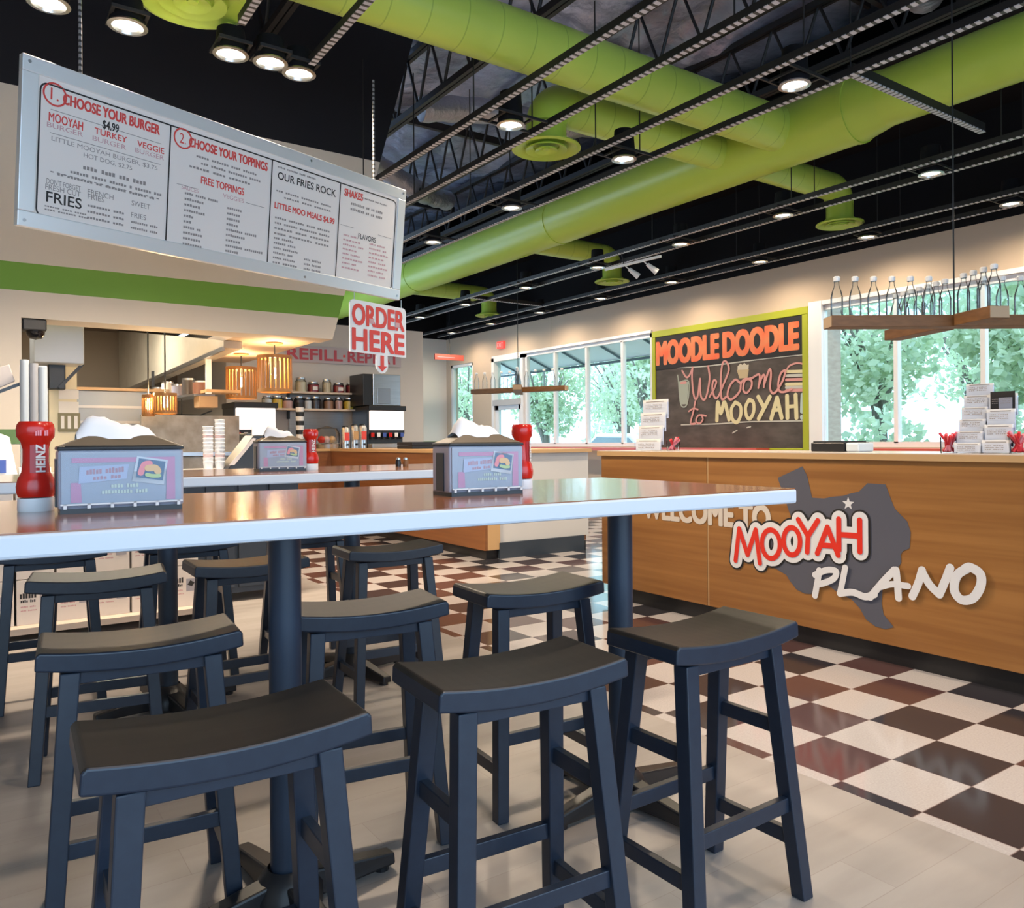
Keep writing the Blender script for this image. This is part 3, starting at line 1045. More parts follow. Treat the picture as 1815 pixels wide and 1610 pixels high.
def bar_table(name_label, loc, rz, x0, x1, hd, poles, TZ=TZ):
    t = thing('high_table', name_label, 'table', (*loc, 0), rz, 'long high tables')
    MB(table_edge).box(x0, -hd, TZ - 0.042, x1, hd, TZ - 0.002).build('edge_band', t, local=True, bevel=0.006)
    MB(table_lam).box(x0 + 0.004, -hd + 0.004, TZ - 0.003, x1 - 0.004, hd - 0.004, TZ).build('tabletop', t, local=True)
    for px in poles:
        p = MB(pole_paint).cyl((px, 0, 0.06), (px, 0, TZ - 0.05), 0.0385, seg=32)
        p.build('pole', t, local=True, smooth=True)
        m = MB(black_plastic)
        for a in (0, 90, 180, 270):
            d = Vector((math.cos(R(a + 6)), math.sin(R(a + 6)), 0))
            m.beam(Vector((px, 0, TZ - 0.047)), Vector((px, 0, TZ - 0.047)) + d * 0.2, 0.03, 0.008)
        m.build('top_bracket', t, local=True)
        b = MB(black_plastic).lathe([(0.085, 0.0), (0.085, 0.035), (0.06, 0.075), (0.045, 0.09)], (px, 0, 0.012), 28).build('base_hub', t, local=True, smooth=True)
        for a in (0, 90, 180, 270):
            d = Vector((math.cos(R(a + 8)), math.sin(R(a + 8)), 0))
            s = Vector((-d.y, d.x, 0))
            c0, c1 = Vector((px, 0, 0.012)) + d * 0.05, Vector((px, 0, 0.012)) + d * 0.29
            MB(black_plastic).hexa([c0 - s * 0.032, c1 - s * 0.024, c1 + s * 0.024, c0 + s * 0.032], [c0 - s * 0.028 + Z * 0.068, c1 - s * 0.02 + Z * 0.03, c1 + s * 0.02 + Z * 0.03, c0 + s * 0.028 + Z * 0.068]).build('base_foot', t, local=True, bevel=0.006)
            MB(black_plastic).cyl(c1 - d * 0.03 - Z * 0.012, c1 - d * 0.03 + Z * 0.002, 0.02, seg=14).build('levelling_glide', b, local=True)
    return t


bar_table('long high table in the foreground with a brown top and white edge', (1.15, 1.86), R(-2.7), -1.75, 0.80, 0.44, (-1.5, -0.52, 0.52))
bar_table('second long high table behind the foreground one, in front of the boxed stacks', (1.12, 3.60), R(1.0), -1.6, 1.2, 0.40, (-0.42, 0.42), TZ2)

# ------------------------------------------------------------------ saddle stools


def make_stool():
    t = thing('saddle_stool', '', 'stool', (0, 0, 0), 0, 'black saddle seat stools at the high tables')
    L, D, n = 0.218, 0.115, 14
    top, bot = [], []
    for k in range(n + 1):
        x = -L + 2 * L * k / n
        q = (abs(x) / L)
        z = 0.651 + 0.018 * q ** 2.0
        top.append((x, z))
        bot.append((x, z - 0.042 - 0.002 * (1 - q)))
    top[0] = (-L + 0.002, top[0][1] - 0.010)
    top[-1] = (L - 0.002, top[-1][1] - 0.010)
    top.insert(1, (-L + 0.009, 0.6675))
    top.insert(-1, (L - 0.009, 0.6675))
    poly = bot + top[::-1]
    m = MB(stool_daylit_paint).prism([(x, -D, z) for x, z in poly], (0, 2 * D, 0))
    m.use(seat_paint)
    m.bm.normal_update()
    bmesh.ops.recalc_face_normals(m.bm, faces=m.bm.faces)
    for f in m.bm.faces:
        if f.normal.z > 0.6:  # top stays brown black; daylight blue is painted on the sides only
            f.material_index = m.i
    m.build('seat', t, local=True, bevel=0.005, seg=3)

    def leg(sx, sy, z):
        q = (0.64 - z) / 0.64
        return Vector((sx * (0.148 + 0.042 * q), sy * (0.076 + 0.062 * q), z))
    for sx in (-1, 1):
        for sy in (-1, 1):
            a, b = leg(sx, sy, 0), leg(sx, sy, 0.612)
            w = 0.0205
            sq = [Vector((-w, -w, 0)), Vector((w, -w, 0)), Vector((w, w, 0)), Vector((-w, w, 0))]
            MB(stool_daylit_paint).hexa([a + s * 0.92 for s in sq], [b + s for s in sq]).build('leg', t, local=True, bevel=0.003)
    for z, sx in ((0.41, -1), (0.41, 1), (0.14, -1), (0.14, 1)):
        MB(stool_daylit_paint).beam(leg(sx, -1, z), leg(sx, 1, z), 0.020, 0.036).build('stretcher', t, local=True, bevel=0.002)
    for z, sy in ((0.228, -1), (0.228, 1)):
        MB(stool_daylit_paint).beam(leg(-1, sy, z), leg(1, sy, z), 0.020, 0.036).build('stretcher', t, local=True, bevel=0.002)
    for sy in (-1, 1):
        MB(stool_daylit_paint).beam(leg(-1, sy, 0.596), leg(1, sy, 0.596), 0.018, 0.026).build('apron', t, local=True, bevel=0.002)
    return t


stool0 = make_stool()
STOOLS = ((0.348, 1.355, -2.4, 'black saddle stool in the near left corner, nearest to the viewer'), (0.925, 1.352, -4.2, 'black saddle stool at the front middle of the foreground table'),
          (1.485, 1.332, 0.6, 'black saddle stool at the front right end of the foreground table, by the checkered floor'),
          (0.345, 2.085, -5.5, 'black saddle stool behind the foreground table on the left, right behind the nearest stool'), (0.930, 2.10, -9.0, 'black saddle stool behind the foreground table, partly hidden by its left pole'),
          (1.485, 2.065, -3.7, 'black saddle stool behind the foreground table on the right, near its right pole'),
          (0.385, 3.15, -8.0, 'black saddle stool on the near left side of the second table'), (0.905, 3.16, -1.0, 'black saddle stool in the middle of the near side of the second table'),
          (1.527, 3.185, -3.3, 'black saddle stool on the near right side of the second table'),
          (0.30, 4.02, -3.0, 'black saddle stool on the far side of the second table, leftmost'), (0.86, 3.99, -3.0, 'black saddle stool on the far side of the second table, middle one'),
          (1.44, 3.97, -3.0, 'black saddle stool on the far side of the second table, rightmost'))
for k, (x, y, a, lab) in enumerate(STOOLS):
    if k == 0:
        stool0.location, stool0.rotation_euler, stool0['label'] = (x, y, 0), (0, 0, R(a)), lab
    else:
        dup(stool0, (x, y, 0), R(a), lab)

# ------------------------------------------------------------------ napkin dispensers and ketchup
face_blue = mat('grey_blue_card', (0.48, 0.475, 0.51), 0.4)
face_pink = mat('pink_card_border', (0.70, 0.33, 0.44), 0.4)
face_pale = mat('pale_lilac_plaque', (0.56, 0.56, 0.66), 0.4)
face_cream = mat('cream_card_lettering', (0.72, 0.72, 0.58), 0.5)
napkin_white = mat('white_napkin', (0.80, 0.78, 0.80), 0.9)
tan_top = mat('smoked_brown_plastic', (0.16, 0.115, 0.075), 0.3)


def dispenser(label, p, rz, w=0.235, h=0.128, d=0.115):
    t = thing('napkin_dispenser', label, 'napkin dispenser', p, rz, 'tabletop napkin dispensers')
    x0, x1 = -w / 2, w / 2
    m = MB(mat('grey_lilac_plastic', (0.40, 0.38, 0.44), 0.35))
    m.box(x0, 0.004, 0.008, x1, d - 0.004, h)
    m.build('case', t, local=True, bevel=0.006)
    MB(black_plastic).box(x0 + 0.004, 0.0, 0.0, x1 - 0.004, d, 0.01).build('base_plate', t, local=True)
    for xx in (x0, x1):
        MB(black_plastic).box(xx - 0.003, 0.035, 0.012, xx + 0.003, d - 0.035, h - 0.018).build('side_slot', t, local=True)
    lid = MB(black_plastic).hexa([(x0 - 0.002, 0, h), (x1 + 0.002, 0, h), (x1 + 0.002, d, h), (x0 - 0.002, d, h)], [(x0, 0.002, h + 0.008), (x1, 0.002, h + 0.008), (x1, d - 0.002, h + 0.008), (x0, d - 0.002, h + 0.008)])
    lid.use(tan_top).hexa([(x0 + 0.004, 0.004, h + 0.008), (x1 - 0.004, 0.004, h + 0.008), (x1 - 0.004, d - 0.004, h + 0.008), (x0 + 0.004, d - 0.004, h + 0.008)],
                          [(x0 + 0.055, 0.03, h + 0.030), (x1 - 0.055, 0.03, h + 0.030), (x1 - 0.055, d - 0.03, h + 0.030), (x0 + 0.055, d - 0.03, h + 0.030)])
    lid.build('lid', t, local=True, bevel=0.003)
    # printed card behind a clear front
    c = MB(face_blue).box(x0 + 0.006, 0.000, 0.016, x1 - 0.006, 0.006, h - 0.004)
    c.build('printed_card', t, local=True)
    card = t.children[-1] if False else [q for q in t.children if q.name.startswith('printed_card')][0]
    o, rr, uu = Vector((0, 0.0, 0)), X, Z
    m = MB(face_pink)
    yq = -0.0012
    m.solid([(x0 + 0.024, yq, h - 0.016), (x1 - 0.018, yq, h - 0.016), (x1 - 0.018, yq, h - 0.026), (x0 + 0.024, yq, h - 0.026)], [(0, 1, 2, 3)])
    m.solid([(x1 - 0.036, yq, 0.022), (x1 - 0.018, yq, 0.022), (x1 - 0.018, yq, h - 0.026), (x1 - 0.034, yq, h - 0.026)], [(0, 1, 2, 3)])
    m.solid([(x0 + 0.022, yq, 0.022), (x0 + 0.042, yq, 0.022), (x0 + 0.040, yq, 0.062), (x0 + 0.022, yq, 0.062)], [(0, 1, 2, 3)])
    m.build('pink_border', card, local=True)
    m = MB(face_pale)
    m.solid([(x0 + 0.036, -0.002, h - 0.068), (x0 + 0.124, -0.002, h - 0.060), (x0 + 0.128, -0.002, h - 0.030), (x0 + 0.038, -0.002, h - 0.034)], [(0, 1, 2, 3)])
    m.use(ink_rose)
    words(m, (x0 + 0.050, -0.0026, h - 0.050), Vector((1, 0, 0.06)), Z, (5, 6), 0.070, 0.011)
    words(m, (x0 + 0.062, -0.0026, h - 0.061), Vector((1, 0, 0.06)), Z, (4, 3), 0.052, 0.007)
    m.build('title_plaque', card, local=True)
    # tilted snapshot of a burger
    cx, cz, ang = x1 - 0.066, h - 0.044, R(-9)
    r2, u2 = Vector((math.cos(ang), 0, math.sin(ang))), Vector((-math.sin(ang), 0, math.cos(ang)))
    q = lambda a, b, y: Vector((cx, y, cz)) + r2 * a + u2 * b
    m = MB(vinyl_white).solid([q(-0.032, -0.027, -0.003), q(0.030, -0.027, -0.003), q(0.030, 0.026, -0.003), q(-0.030, 0.026, -0.003)], [(0, 1, 2, 3)])
    m.use(mat('slate_photo_ground', (0.17, 0.24, 0.33), 0.5)).solid([q(-0.026, -0.018, -0.0036), q(0.026, -0.018, -0.0036), q(0.026, 0.022, -0.0036), q(-0.026, 0.022, -0.0036)], [(0, 1, 2, 3)])
    m.use(mat('tomato_pink', (0.72, 0.28, 0.32), 0.5)).stroke([(-0.018, -0.008), (-0.014, 0.010), (-0.004, 0.014)], Vector((cx, -0.0036, cz)), r2, u2, 0.006, 0.0005)
    m.use(mat('bun_tan', (0.68, 0.46, 0.26), 0.5)).stroke([(-0.006, 0.004), (0.008, 0.006), (0.014, 0.0)], Vector((cx, -0.0036, cz)), r2, u2, 0.007, 0.001)
    m.use(mat('lettuce_green', (0.42, 0.55, 0.30), 0.5)).stroke([(-0.006, -0.010), (0.006, -0.011), (0.018, -0.009)], Vector((cx, -0.0036, cz)), r2, u2, 0.004, 0.0015)
    m.build('snapshot', card, local=True)
    m = MB(face_cream)
    words(m, (x0 + 0.095, -0.002, 0.050), X, Z, (4, 4), 0.052, 0.008)
    words(m, (x0 + 0.078, -0.002, 0.038), X, Z, (10, 4), 0.086, 0.008)
    m.build('lettering', card, local=True)
    m = MB(vinyl_white).box(x0 + 0.004, -0.007, 0.017, x1 - 0.004, -0.004, 0.020)
    for k in range(6):
        xx = x0 + 0.012 + k * (w - 0.024) / 5
        m.box(xx - 0.003, -0.007, 0.010, xx + 0.003, -0.003, 0.020)
    m.build('card_clip', t, local=True)
    MB(acrylic).box(x0 + 0.003, -0.004, 0.012, x1 - 0.003, -0.003, h - 0.001).build('clear_front', t, local=True)
    # napkin pulled up through the lid: a crumpled ridge
    rnd = random.Random(int(abs(p[0]) * 1000))
    V, F, nx, ny = [], [], 14, 6
    for j in range(ny + 1):
        for i in range(nx + 1):
            a, b = i / nx, j / ny
            hh = math.sin(b * math.pi) ** 0.8 * (0.042 + 0.012 * math.sin(a * 5.2 + 1) + rnd.uniform(-0.003, 0.003)) * math.sin(min(1, a * 4 + 0.15, (1 - a) * 4 + 0.15) * math.pi / 2)
            V.append((x0 + 0.035 + a * (w - 0.085), 0.022 + b * (d - 0.044) + 0.004 * math.sin(a * 9), h + 0.022 + hh))
    for j in range(ny):
        for i in range(nx):
            a = j * (nx + 1) + i
            F.append((a, a + 1, a + nx + 2, a + nx + 1))
    MB(napkin_white).solid(V, F).build('napkin', t, local=True, smooth=70)
    return t


def ketchup(label, p, rz=0.0):
    t = thing('ketchup_bottle', label, 'ketchup bottle', p, rz, 'red ketchup bottles standing on their white caps')
    MB(white_plastic).lathe([(0.0, 0.0), (0.0335, 0.0), (0.035, 0.003), (0.0345, 0.028), (0.0, 0.03)], seg=32, sy=0.85).build('cap', t, local=True, smooth=True)
    MB(red_plastic).lathe([(0.0, 0.029), (0.033, 0.030), (0.0365, 0.040), (0.0372, 0.052), (0.034, 0.068), (0.027, 0.082), (0.0245, 0.105), (0.0245, 0.130), (0.028, 0.145), (0.0355, 0.156), (0.0365, 0.172), (0.0345, 0.182), (0.030, 0.188), (0.0, 0.189)], seg=36, sy=0.85).build('bottle', t, local=True, smooth=True)
    lab = MB(red_dark)
    pts = []
    for z in (0.078, 0.142):
        r = 0.0262 if z > 0.1 else 0.0275
        for k in range(7):
            a = R(-90 - 42 + 14 * k)
            pts.append((r * math.cos(a), r * 0.85 * math.sin(a) * 1.015, z))
    lab.solid(pts, [(k, k + 1, k + 8, k + 7) for k in range(6)])
    lab.use(vinyl_white).text('HEINZ', (0.009, -0.0240, 0.082), Z, -X, 0.058, 0.019, 0.001, 0.03)
    lab.build('label', t, local=True)
    m = MB(ink_pink)
    words(m, (-0.013, -0.0318, 0.158), X, Z, (3, 2), 0.026, 0.012)
    m.build('neck_print', t, local=True)
    return t


a = at(219, 907, z=TZ)
dispenser('napkin dispenser on the near left of the foreground table, printed card facing the viewer', a, R(-2.5))
f0, f1 = at(798, 881, z=TZ), at(929, 875, z=TZ)
b = (f0 + f1) / 2
dispenser('napkin dispenser in the middle of the foreground table with its dark side slot showing', b, math.atan2(f1.y - f0.y, f1.x - f0.x), w=(f1 - f0).length)
c = at(502, 835, z=TZ2)
dispenser('smaller looking napkin dispenser on the second table', c, R(-5), w=0.215)
k1 = at(64, 906, z=TZ)
ketchup('red ketchup bottle on the foreground table, left of the leftmost napkin dispenser', k1, R(18))
k2 = at(926, 866, z=TZ)
ketchup('red ketchup bottle behind the middle napkin dispenser on the foreground table', k2, R(40))
k3 = at(551, 833, z=TZ2)
ketchup('red ketchup bottle on the second table beside the far napkin dispenser', k3, R(10))
for u, lab, mm in ((706, 'small dark pepper shaker on the second table', black_plastic), (719, 'small brown salt shaker on the second table', plank_wood)):
    q = at(u, 827, z=TZ2)
    t = thing('shaker', lab, 'shaker', q)
    MB(mm).lathe([(0, 0), (0.014, 0), (0.015, 0.02), (0.011, 0.035)], q, 16).build('body', t, smooth=True)
    MB(steel).lathe([(0.0115, 0.035), (0.011, 0.043), (0.0, 0.047)], q, 16).build('cap', t, smooth=True)

# ------------------------------------------------------------------ welcome counter on the right
FX, CT = 3.74, 1.045
t = thing('welcome_counter', 'long wood fronted counter on the right with a printed state outline', 'counter', (4.1, 2.0, 0))
MB(wood).box(FX, 3.325, 0.10, FX + 0.03, 4.30, CT - 0.035).build('front_panel', t)
MB(wood).box(FX, -1.6, 0.10, FX + 0.03, 3.31, CT - 0.035).build('front_panel', t)
MB(wood_edge).box(FX + 0.004, 3.308, 0.10, FX + 0.03, 3.327, CT - 0.035).build('panel_seam', t)
MB(wood).box(FX + 0.03, 4.27, 0.10, FX + 0.62, 4.30, CT - 0.035).build('end_panel', t)
MB(plank_wood).box(FX + 0.03, -1.6, 0.10, FX + 0.62, 4.27, CT - 0.035).build('carcass', t)
m = MB(wood_edge).box(FX - 0.02, -1.6, CT - 0.035, FX + 0.66, 4.325, CT - 0.004)
m.use(mat('pale_counter_laminate', (0.62, 0.55, 0.50), 0.25)).box(FX - 0.018, -1.6, CT - 0.004, FX + 0.658, 4.323, CT)
m.build('countertop', t)
MB(toe_black).box(FX + 0.035, -1.6, 0, FX + 0.60, 4.26, 0.10).build('toe_kick', t)

PX = FX - 0.0015


def on_front(u, v):
    q = at(u, v, x=PX)
    return (-q.y, q.z)


def z8(x, y):
    return on_front(1040 + x * 0.427, 780 + y * 0.427)


texas = [(793, 158), (895, 110), (915, 150), (935, 240), (985, 243), (1022, 236), (1065, 232), (1098, 222), (1130, 215), (1165, 180), (1240, 185), (1262, 245), (1278, 285), (1302, 310), (1330, 338), (1345, 385), (1340, 450),
         (1312, 462), (1303, 478), (1306, 508), (1285, 545), (1250, 585), (1228, 622), (1224, 680), (1232, 725), (1275, 778), (1240, 786), (1198, 774), (1160, 746), (1134, 700), (1100, 662), (1050, 640), (1005, 605), (955, 592), (932, 640), (905, 638), (872, 622), (845, 588), (828, 560), (780, 532), (730, 478), (700, 440), (860, 352), (838, 290)]
pts = [z8(*p) for p in texas]
MB(texas_grey).prism([(PX, -a, b) for a, b in pts], (-0.001, 0, 0)).build('state_outline', t)


def decal(name, mb):
    return mb.build(name, t)


def star(u, v, r):
    a, b = on_front(u, v)
    P = []
    for k in range(10):
        q = r if k % 2 == 0 else r * 0.42
        w = math.pi / 2 + k * math.pi / 5
        P.append((PX - 0.003, -(a + q * math.cos(w)), b + q * math.sin(w)))
    return MB(vinyl_white).solid(P, [tuple(range(10))])


decal('star', star(1504, 893, 0.035))
a0, b0 = z8(235, 350)
a1, b1 = z8(765, 285)
z_lo = z8(640, 366)
decal('welcome_lettering', MB(vinyl_cream).text('WELCOME TO', (PX, -a0, 0.592), -Y, Z, a1 - a0, 0.155, 0.002, 0.04))
# slanted shop name: red letters, white halo, black outer halo
letters = (('M', 622, 500, 722, 378), ('O', 732, 488, 806, 378), ('O', 822, 474, 890, 368), ('Y', 884, 462, 964, 338), ('A', 962, 470, 1048, 368), ('H', 1052, 456, 1138, 336))
SHAPES = {'M': [[(0, 0), (0.16, 1), (0.50, 0.22), (0.84, 1), (1, 0)]], 'O': [[(0.5 + 0.5 * math.cos(2 * math.pi * k / 20), 0.5 + 0.5 * math.sin(2 * math.pi * k / 20)) for k in range(21)]],
          'Y': [[(0, 1), (0.5, 0.5), (1, 1)], [(0.5, 0.5), (0.45, 0)]], 'A': [[(0, 0), (0.5, 1), (1, 0)], [(0.2, 0.32), (0.8, 0.32)]], 'H': [[(0, 0), (0, 1)], [(1, 0), (1, 1)], [(0, 0.5), (1, 0.5)]]}
for nm, rad, mm, lift in (('logo_outline', 0.054, ink_black, 0.0025), ('logo_halo', 0.044, vinyl_white, 0.0060), ('logo_lettering', 0.0145, logo_red, 0.0095)):
    m = MB(mm)
    for ch, xa, ya, xb, yb in letters:
        p, q = z8(xa, ya), z8(xb, yb)
        w, h = q[0] - p[0], q[1] - p[1]
        for sh in SHAPES[ch]:
            m.stroke([(p[0] + w * x_, p[1] + h * y_ + 0.03 * w * x_) for x_, y_ in sh], (PX, 0, 0), -Y, Z, rad, lift, soft=False)
    decal(nm, m)
# brush lettering of the town name
m = MB(vinyl_white)


def brush(pp, r):
    q = [z8(*p) for p in pp]
    m.stroke(q, (PX, 0, 0), -Y, Z, r * 1.28, 0.0100)


brush([(970, 542), (962, 590), (952, 645)], 0.014)
brush([(952, 560), (1000, 540), (1040, 545), (1030, 575), (985, 595), (962, 598)], 0.013)
brush([(1078, 530), (1066, 590), (1056, 638)], 0.013)
brush([(1056, 636), (1110, 632), (1160, 650), (1200, 640)], 0.014)
brush([(1182, 652), (1230, 595), (1282, 540)], 0.014)
brush([(1290, 540), (1296, 600), (1300, 655)], 0.014)
brush([(1222, 610), (1275, 598), (1340, 606)], 0.012)
brush([(1398, 540), (1382, 595), (1358, 648)], 0.015)
brush([(1398, 545), (1430, 600), (1470, 640)], 0.015)
brush([(1470, 640), (1496, 580), (1515, 530)], 0.015)
brush([(1590, 530), (1545, 560), (1532, 620), (1562, 662), (1610, 655), (1642, 605), (1640, 555), (1600, 528), (1580, 532)], 0.016)
decal('town_lettering', m)

# things on the welcome counter
clear_blue = clear('clear_blue_acrylic', (0.94, 0.96, 1.0), 0.07)


def leaflet_rack(label, u0, u1, v0, vt, tiers, dark_card=False):
    p0, p1 = at(u0, v0, x=3.98), at(u1, v0, x=3.98)
    w = p0.y - p1.y
    top = at((u0 + u1) / 2, vt, x=3.98).z
    yc = (p0.y + p1.y) / 2
    t = thing('leaflet_rack', label, 'leaflet rack', (3.98, yc, CT), group='clear leaflet racks on the welcome counter')
    H = top - CT
    for k in range(tiers):
        f = (k + 1) / tiers
        xk = 3.90 + 0.024 * k
        zz = CT + H * f
        zb = CT + H * max(0, (k - 0.6) / tiers)
        sh = MB(white_paper).box(xk + 0.006, yc - w * 0.46, zb + 0.004, xk + 0.016, yc + w * 0.46, zz - 0.01)
        sh.build('leaflet', t)
        if k == tiers - 1 and dark_card:
            d = MB(ink_black).box(xk + 0.002, yc - w * 0.40, zz - H * 0.42, xk + 0.006, yc + w * 0.40, zz)
            d.use(mat('grey_card_panel', (0.34, 0.35, 0.42), 0.5)).box(xk, yc - w * 0.32, zz - H * 0.40, xk + 0.002, yc + w * 0.12, zz - H * 0.10)
            d.build('dark_card', t)
        s = MB(clear_blue).box(xk, yc - w / 2, zb, xk + 0.004, yc + w / 2, zz - H / tiers * 0.35)
        s.box(xk, yc - w / 2, zb, xk + 0.022, yc - w / 2 + 0.003, zz - H / tiers * 0.35).box(xk, yc + w / 2 - 0.003, zb, xk + 0.022, yc + w / 2, zz - H / tiers * 0.35)
        s.build('pocket', t)
        MB(ink_grey).box(xk + 0.0045, yc - w * 0.34, zz - H / tiers * 0.30, xk + 0.0058, yc + w * 0.34, zz - H / tiers * 0.24).build('print_line', t)
        pm = MB(ink_grey)
        for r_ in range(3):
            words(pm, (xk - 0.0008, yc + w * 0.34, zz - H / tiers * (0.52 + 0.13 * r_)), -Y, Z, ((4, 6), (7, 3, 2), (3, 5))[r_], w * 0.62, 0.004)
        pm.build('small_print', t)
    MB(clear_blue).box(3.895, yc - w / 2, CT, 3.91 + 0.024 * tiers + 0.03, yc + w / 2, CT + 0.004).build('rack_base', t)


leaflet_rack('stepped clear leaflet rack at the far left end of the welcome counter', 1139, 1186, 799, 706, 4)
leaflet_rack('tall stepped clear leaflet rack on the right part of the welcome counter', 1703, 1755, 801, 676, 6)
leaflet_rack('clear leaflet rack with a black card at the top, at the right edge', 1752, 1806, 802, 694, 4, True)


def crayon_cup(label, u, v, n, r=0.036, h=0.085):
    p = at(u, v, x=3.93)
    p.z = CT
    t = thing('crayon_cup', label, 'cup', p, group='clear cups of red crayons on the welcome counter')
    MB(acrylic).lathe([(0.0, 0.0), (r, 0.0), (r * 1.1, h * 0.9), (r * 1.02, h * 0.9), (r * 0.94, 0.003)], p, 24).build('cup', t, smooth=True)
    rnd = random.Random(n)
    for k in range(n):
        a = rnd.uniform(0, 6.28)
        lo = p + Vector((math.cos(a) * r * 0.7, math.sin(a) * r * 0.7, 0.008))
        b = a + math.pi + rnd.uniform(-0.8, 0.8)
        hi = p + Vector((math.cos(b) * r * 1.15, math.sin(b) * r * 1.15, h * rnd.uniform(0.95, 1.2)))
        MB(mat('red_crayon', (0.62, 0.02, 0.03), 0.4) if k % 3 else mat('pink_crayon', (0.68, 0.20, 0.24), 0.4)).cyl(lo, hi, 0.0065, seg=8).build('crayon', t, smooth=True)


crayon_cup('clear cup of red crayons left of the tall leaflet rack', 1682, 799, 12)
crayon_cup('clear cup of red crayons at the right edge of the picture', 1805, 801, 13)
crayon_cup('clear cup of red crayons on the left end of the welcome counter', 1193, 799, 7, 0.042, 0.075)
t = thing('cash_register', 'low black register on the welcome counter in front of the white window casing', 'register', (4.15, 2.75, CT))
p, q = at(1437, 800, x=4.05), at(1497, 800, x=4.05)
MB(black_plastic).box(4.05, q.y, CT, 4.30, p.y, CT + 0.052).build('body', t, bevel=0.006)
MB(dark_steel).box(4.06, q.y + 0.01, CT + 0.052, 4.28, p.y - 0.01, CT + 0.060).build('top_plate', t)
p, q = at(1499, 800, x=4.05), at(1522, 800, x=4.05)
tag(MB(mat('pale_blue_plastic', (0.60, 0.68, 0.74), 0.4)).box(4.05, q.y, CT, 4.20, p.y, CT + 0.05).build('receipt_printer', bevel=0.008), 'small pale receipt printer right of the black register', 'printer')

# ------------------------------------------------------------------ chalkboard
t = thing('chalkboard', 'large lime framed chalkboard with a welcome message between the windows', 'chalkboard', (WX, 8.5, 0.93))
ya, yb, za, zb = 10.07, 6.93, 0.90, 3.02
bx = WX - 0.05
m = MB(lime_frame)
m.box(bx - 0.01, yb, za, WX - 0.002, yb + 0.10, zb - 0.11).box(bx - 0.01, ya - 0.08, za, WX - 0.002, ya, zb - 0.11).box(bx - 0.01, yb, zb - 0.11, WX - 0.002, ya, zb).box(bx - 0.01, yb + 0.10, za, WX - 0.002, ya - 0.08, za + 0.08)
m.build('frame', t, bevel=0.008)
MB(chalk_board).box(bx + 0.012, yb + 0.08, za + 0.06, WX - 0.004, ya - 0.06, zb - 0.09).build('board', t)
MB(chalk_strip).box(bx + 0.004, yb + 0.10, 2.34, bx + 0.014, ya - 0.08, zb - 0.11).build('title_strip', t)
m = MB(orange)
m.text('MOODLE', (bx + 0.004, 9.98, 2.40), -Y, Z, 1.42, 0.44, 0.002, 0.045)
m.build('title_lettering', t)
m = MB(orange)
m.text('DOODLE', (bx + 0.004, 8.50, 2.40), -Y, Z, 1.42, 0.44, 0.002, 0.045)
m.build('title_lettering', t)
KX = bx + 0.010


def kb_(x, y):
    q = at(1155 + x / 6.259, 560 + y / 6.259, x=KX)
    return (-q.y, q.z)


m = MB(chalk_pink)


def chalk(pp, r):
    m.stroke([kb_(*p) for p in pp], (KX, 0, 0), -Y, Z, r, 0.003)


chalk([(340, 610), (385, 680), (420, 660), (455, 580)], 0.017)
chalk([(455, 575), (450, 690), (465, 860), (490, 925), (515, 880), (540, 700), (545, 870), (575, 930), (610, 890), (645, 700), (630, 560)], 0.019)
chalk([(645, 900), (700, 800), (720, 730), (690, 720), (675, 800), (700, 900), (740, 900), (800, 760), (860, 600), (830, 510), (790, 530), (770, 700), (780, 920), (830, 900)], 0.018)
chalk([(980, 740), (930, 710), (870, 780), (845, 880), (880, 930), (950, 880), (990, 820)], 0.019)
chalk([(990, 820), (1000, 740), (1050, 700), (1110, 720), (1110, 790), (1060, 855), (1020, 820), (1040, 720), (1120, 690)], 0.018)
chalk([(1120, 690), (1190, 650), (1205, 690), (1190, 800)], 0.017)
chalk([(1200, 760), (1240, 660), (1260, 680), (1250, 790)], 0.017)
chalk([(1255, 760), (1310, 600), (1330, 640), (1320, 800), (1350, 860), (1390, 840)], 0.018)
chalk([(1390, 840), (1460, 720), (1490, 610), (1440, 640), (1410, 760), (1430, 840), (1500, 840), (1560, 810)], 0.017)
chalk([(490, 950), (470, 1060), (440, 1190), (490, 1195)], 0.017)
chalk([(420, 1060), (470, 1030), (520, 1040)], 0.014)
chalk([(560, 1100), (520, 1110), (500, 1170), (540, 1195), (575, 1150), (565, 1105), (610, 1110)], 0.016)
m.build('pink_chalk_lettering', t)
m = MB(chalk_yellow)
chalk([(725, 1160), (735, 960), (770, 1080), (810, 960), (860, 1150)], 0.034)
chalk([(930, 960), (885, 1040), (900, 1150), (950, 1180), (990, 1100), (985, 1000), (930, 960)], 0.030)
chalk([(1085, 930), (1045, 1010), (1055, 1110), (1095, 1140), (1135, 1060), (1130, 960), (1085, 930)], 0.030)
m.stroke([kb_(1185, 900), kb_(1245, 1010)], (KX, 0, 0), -Y, Z, 0.034, 0.003)
m.stroke([kb_(1315, 900), kb_(1190, 1140)], (KX, 0, 0), -Y, Z, 0.034, 0.003)
m.stroke([kb_(1330, 1140), kb_(1395, 910)], (KX, 0, 0), -Y, Z, 0.034, 0.003)
m.stroke([kb_(1395, 910), kb_(1445, 1130)], (KX, 0, 0), -Y, Z, 0.034, 0.003)
m.stroke([kb_(1350, 1050), kb_(1430, 1040)], (KX, 0, 0), -Y, Z, 0.028, 0.003)
m.stroke([kb_(1505, 890), kb_(1510, 1130)], (KX, 0, 0), -Y, Z, 0.034, 0.003)
m.stroke([kb_(1600, 880), kb_(1610, 1130)], (KX, 0, 0), -Y, Z, 0.034, 0.003)
m.stroke([kb_(1510, 1010), kb_(1605, 1000)], (KX, 0, 0), -Y, Z, 0.028, 0.003)
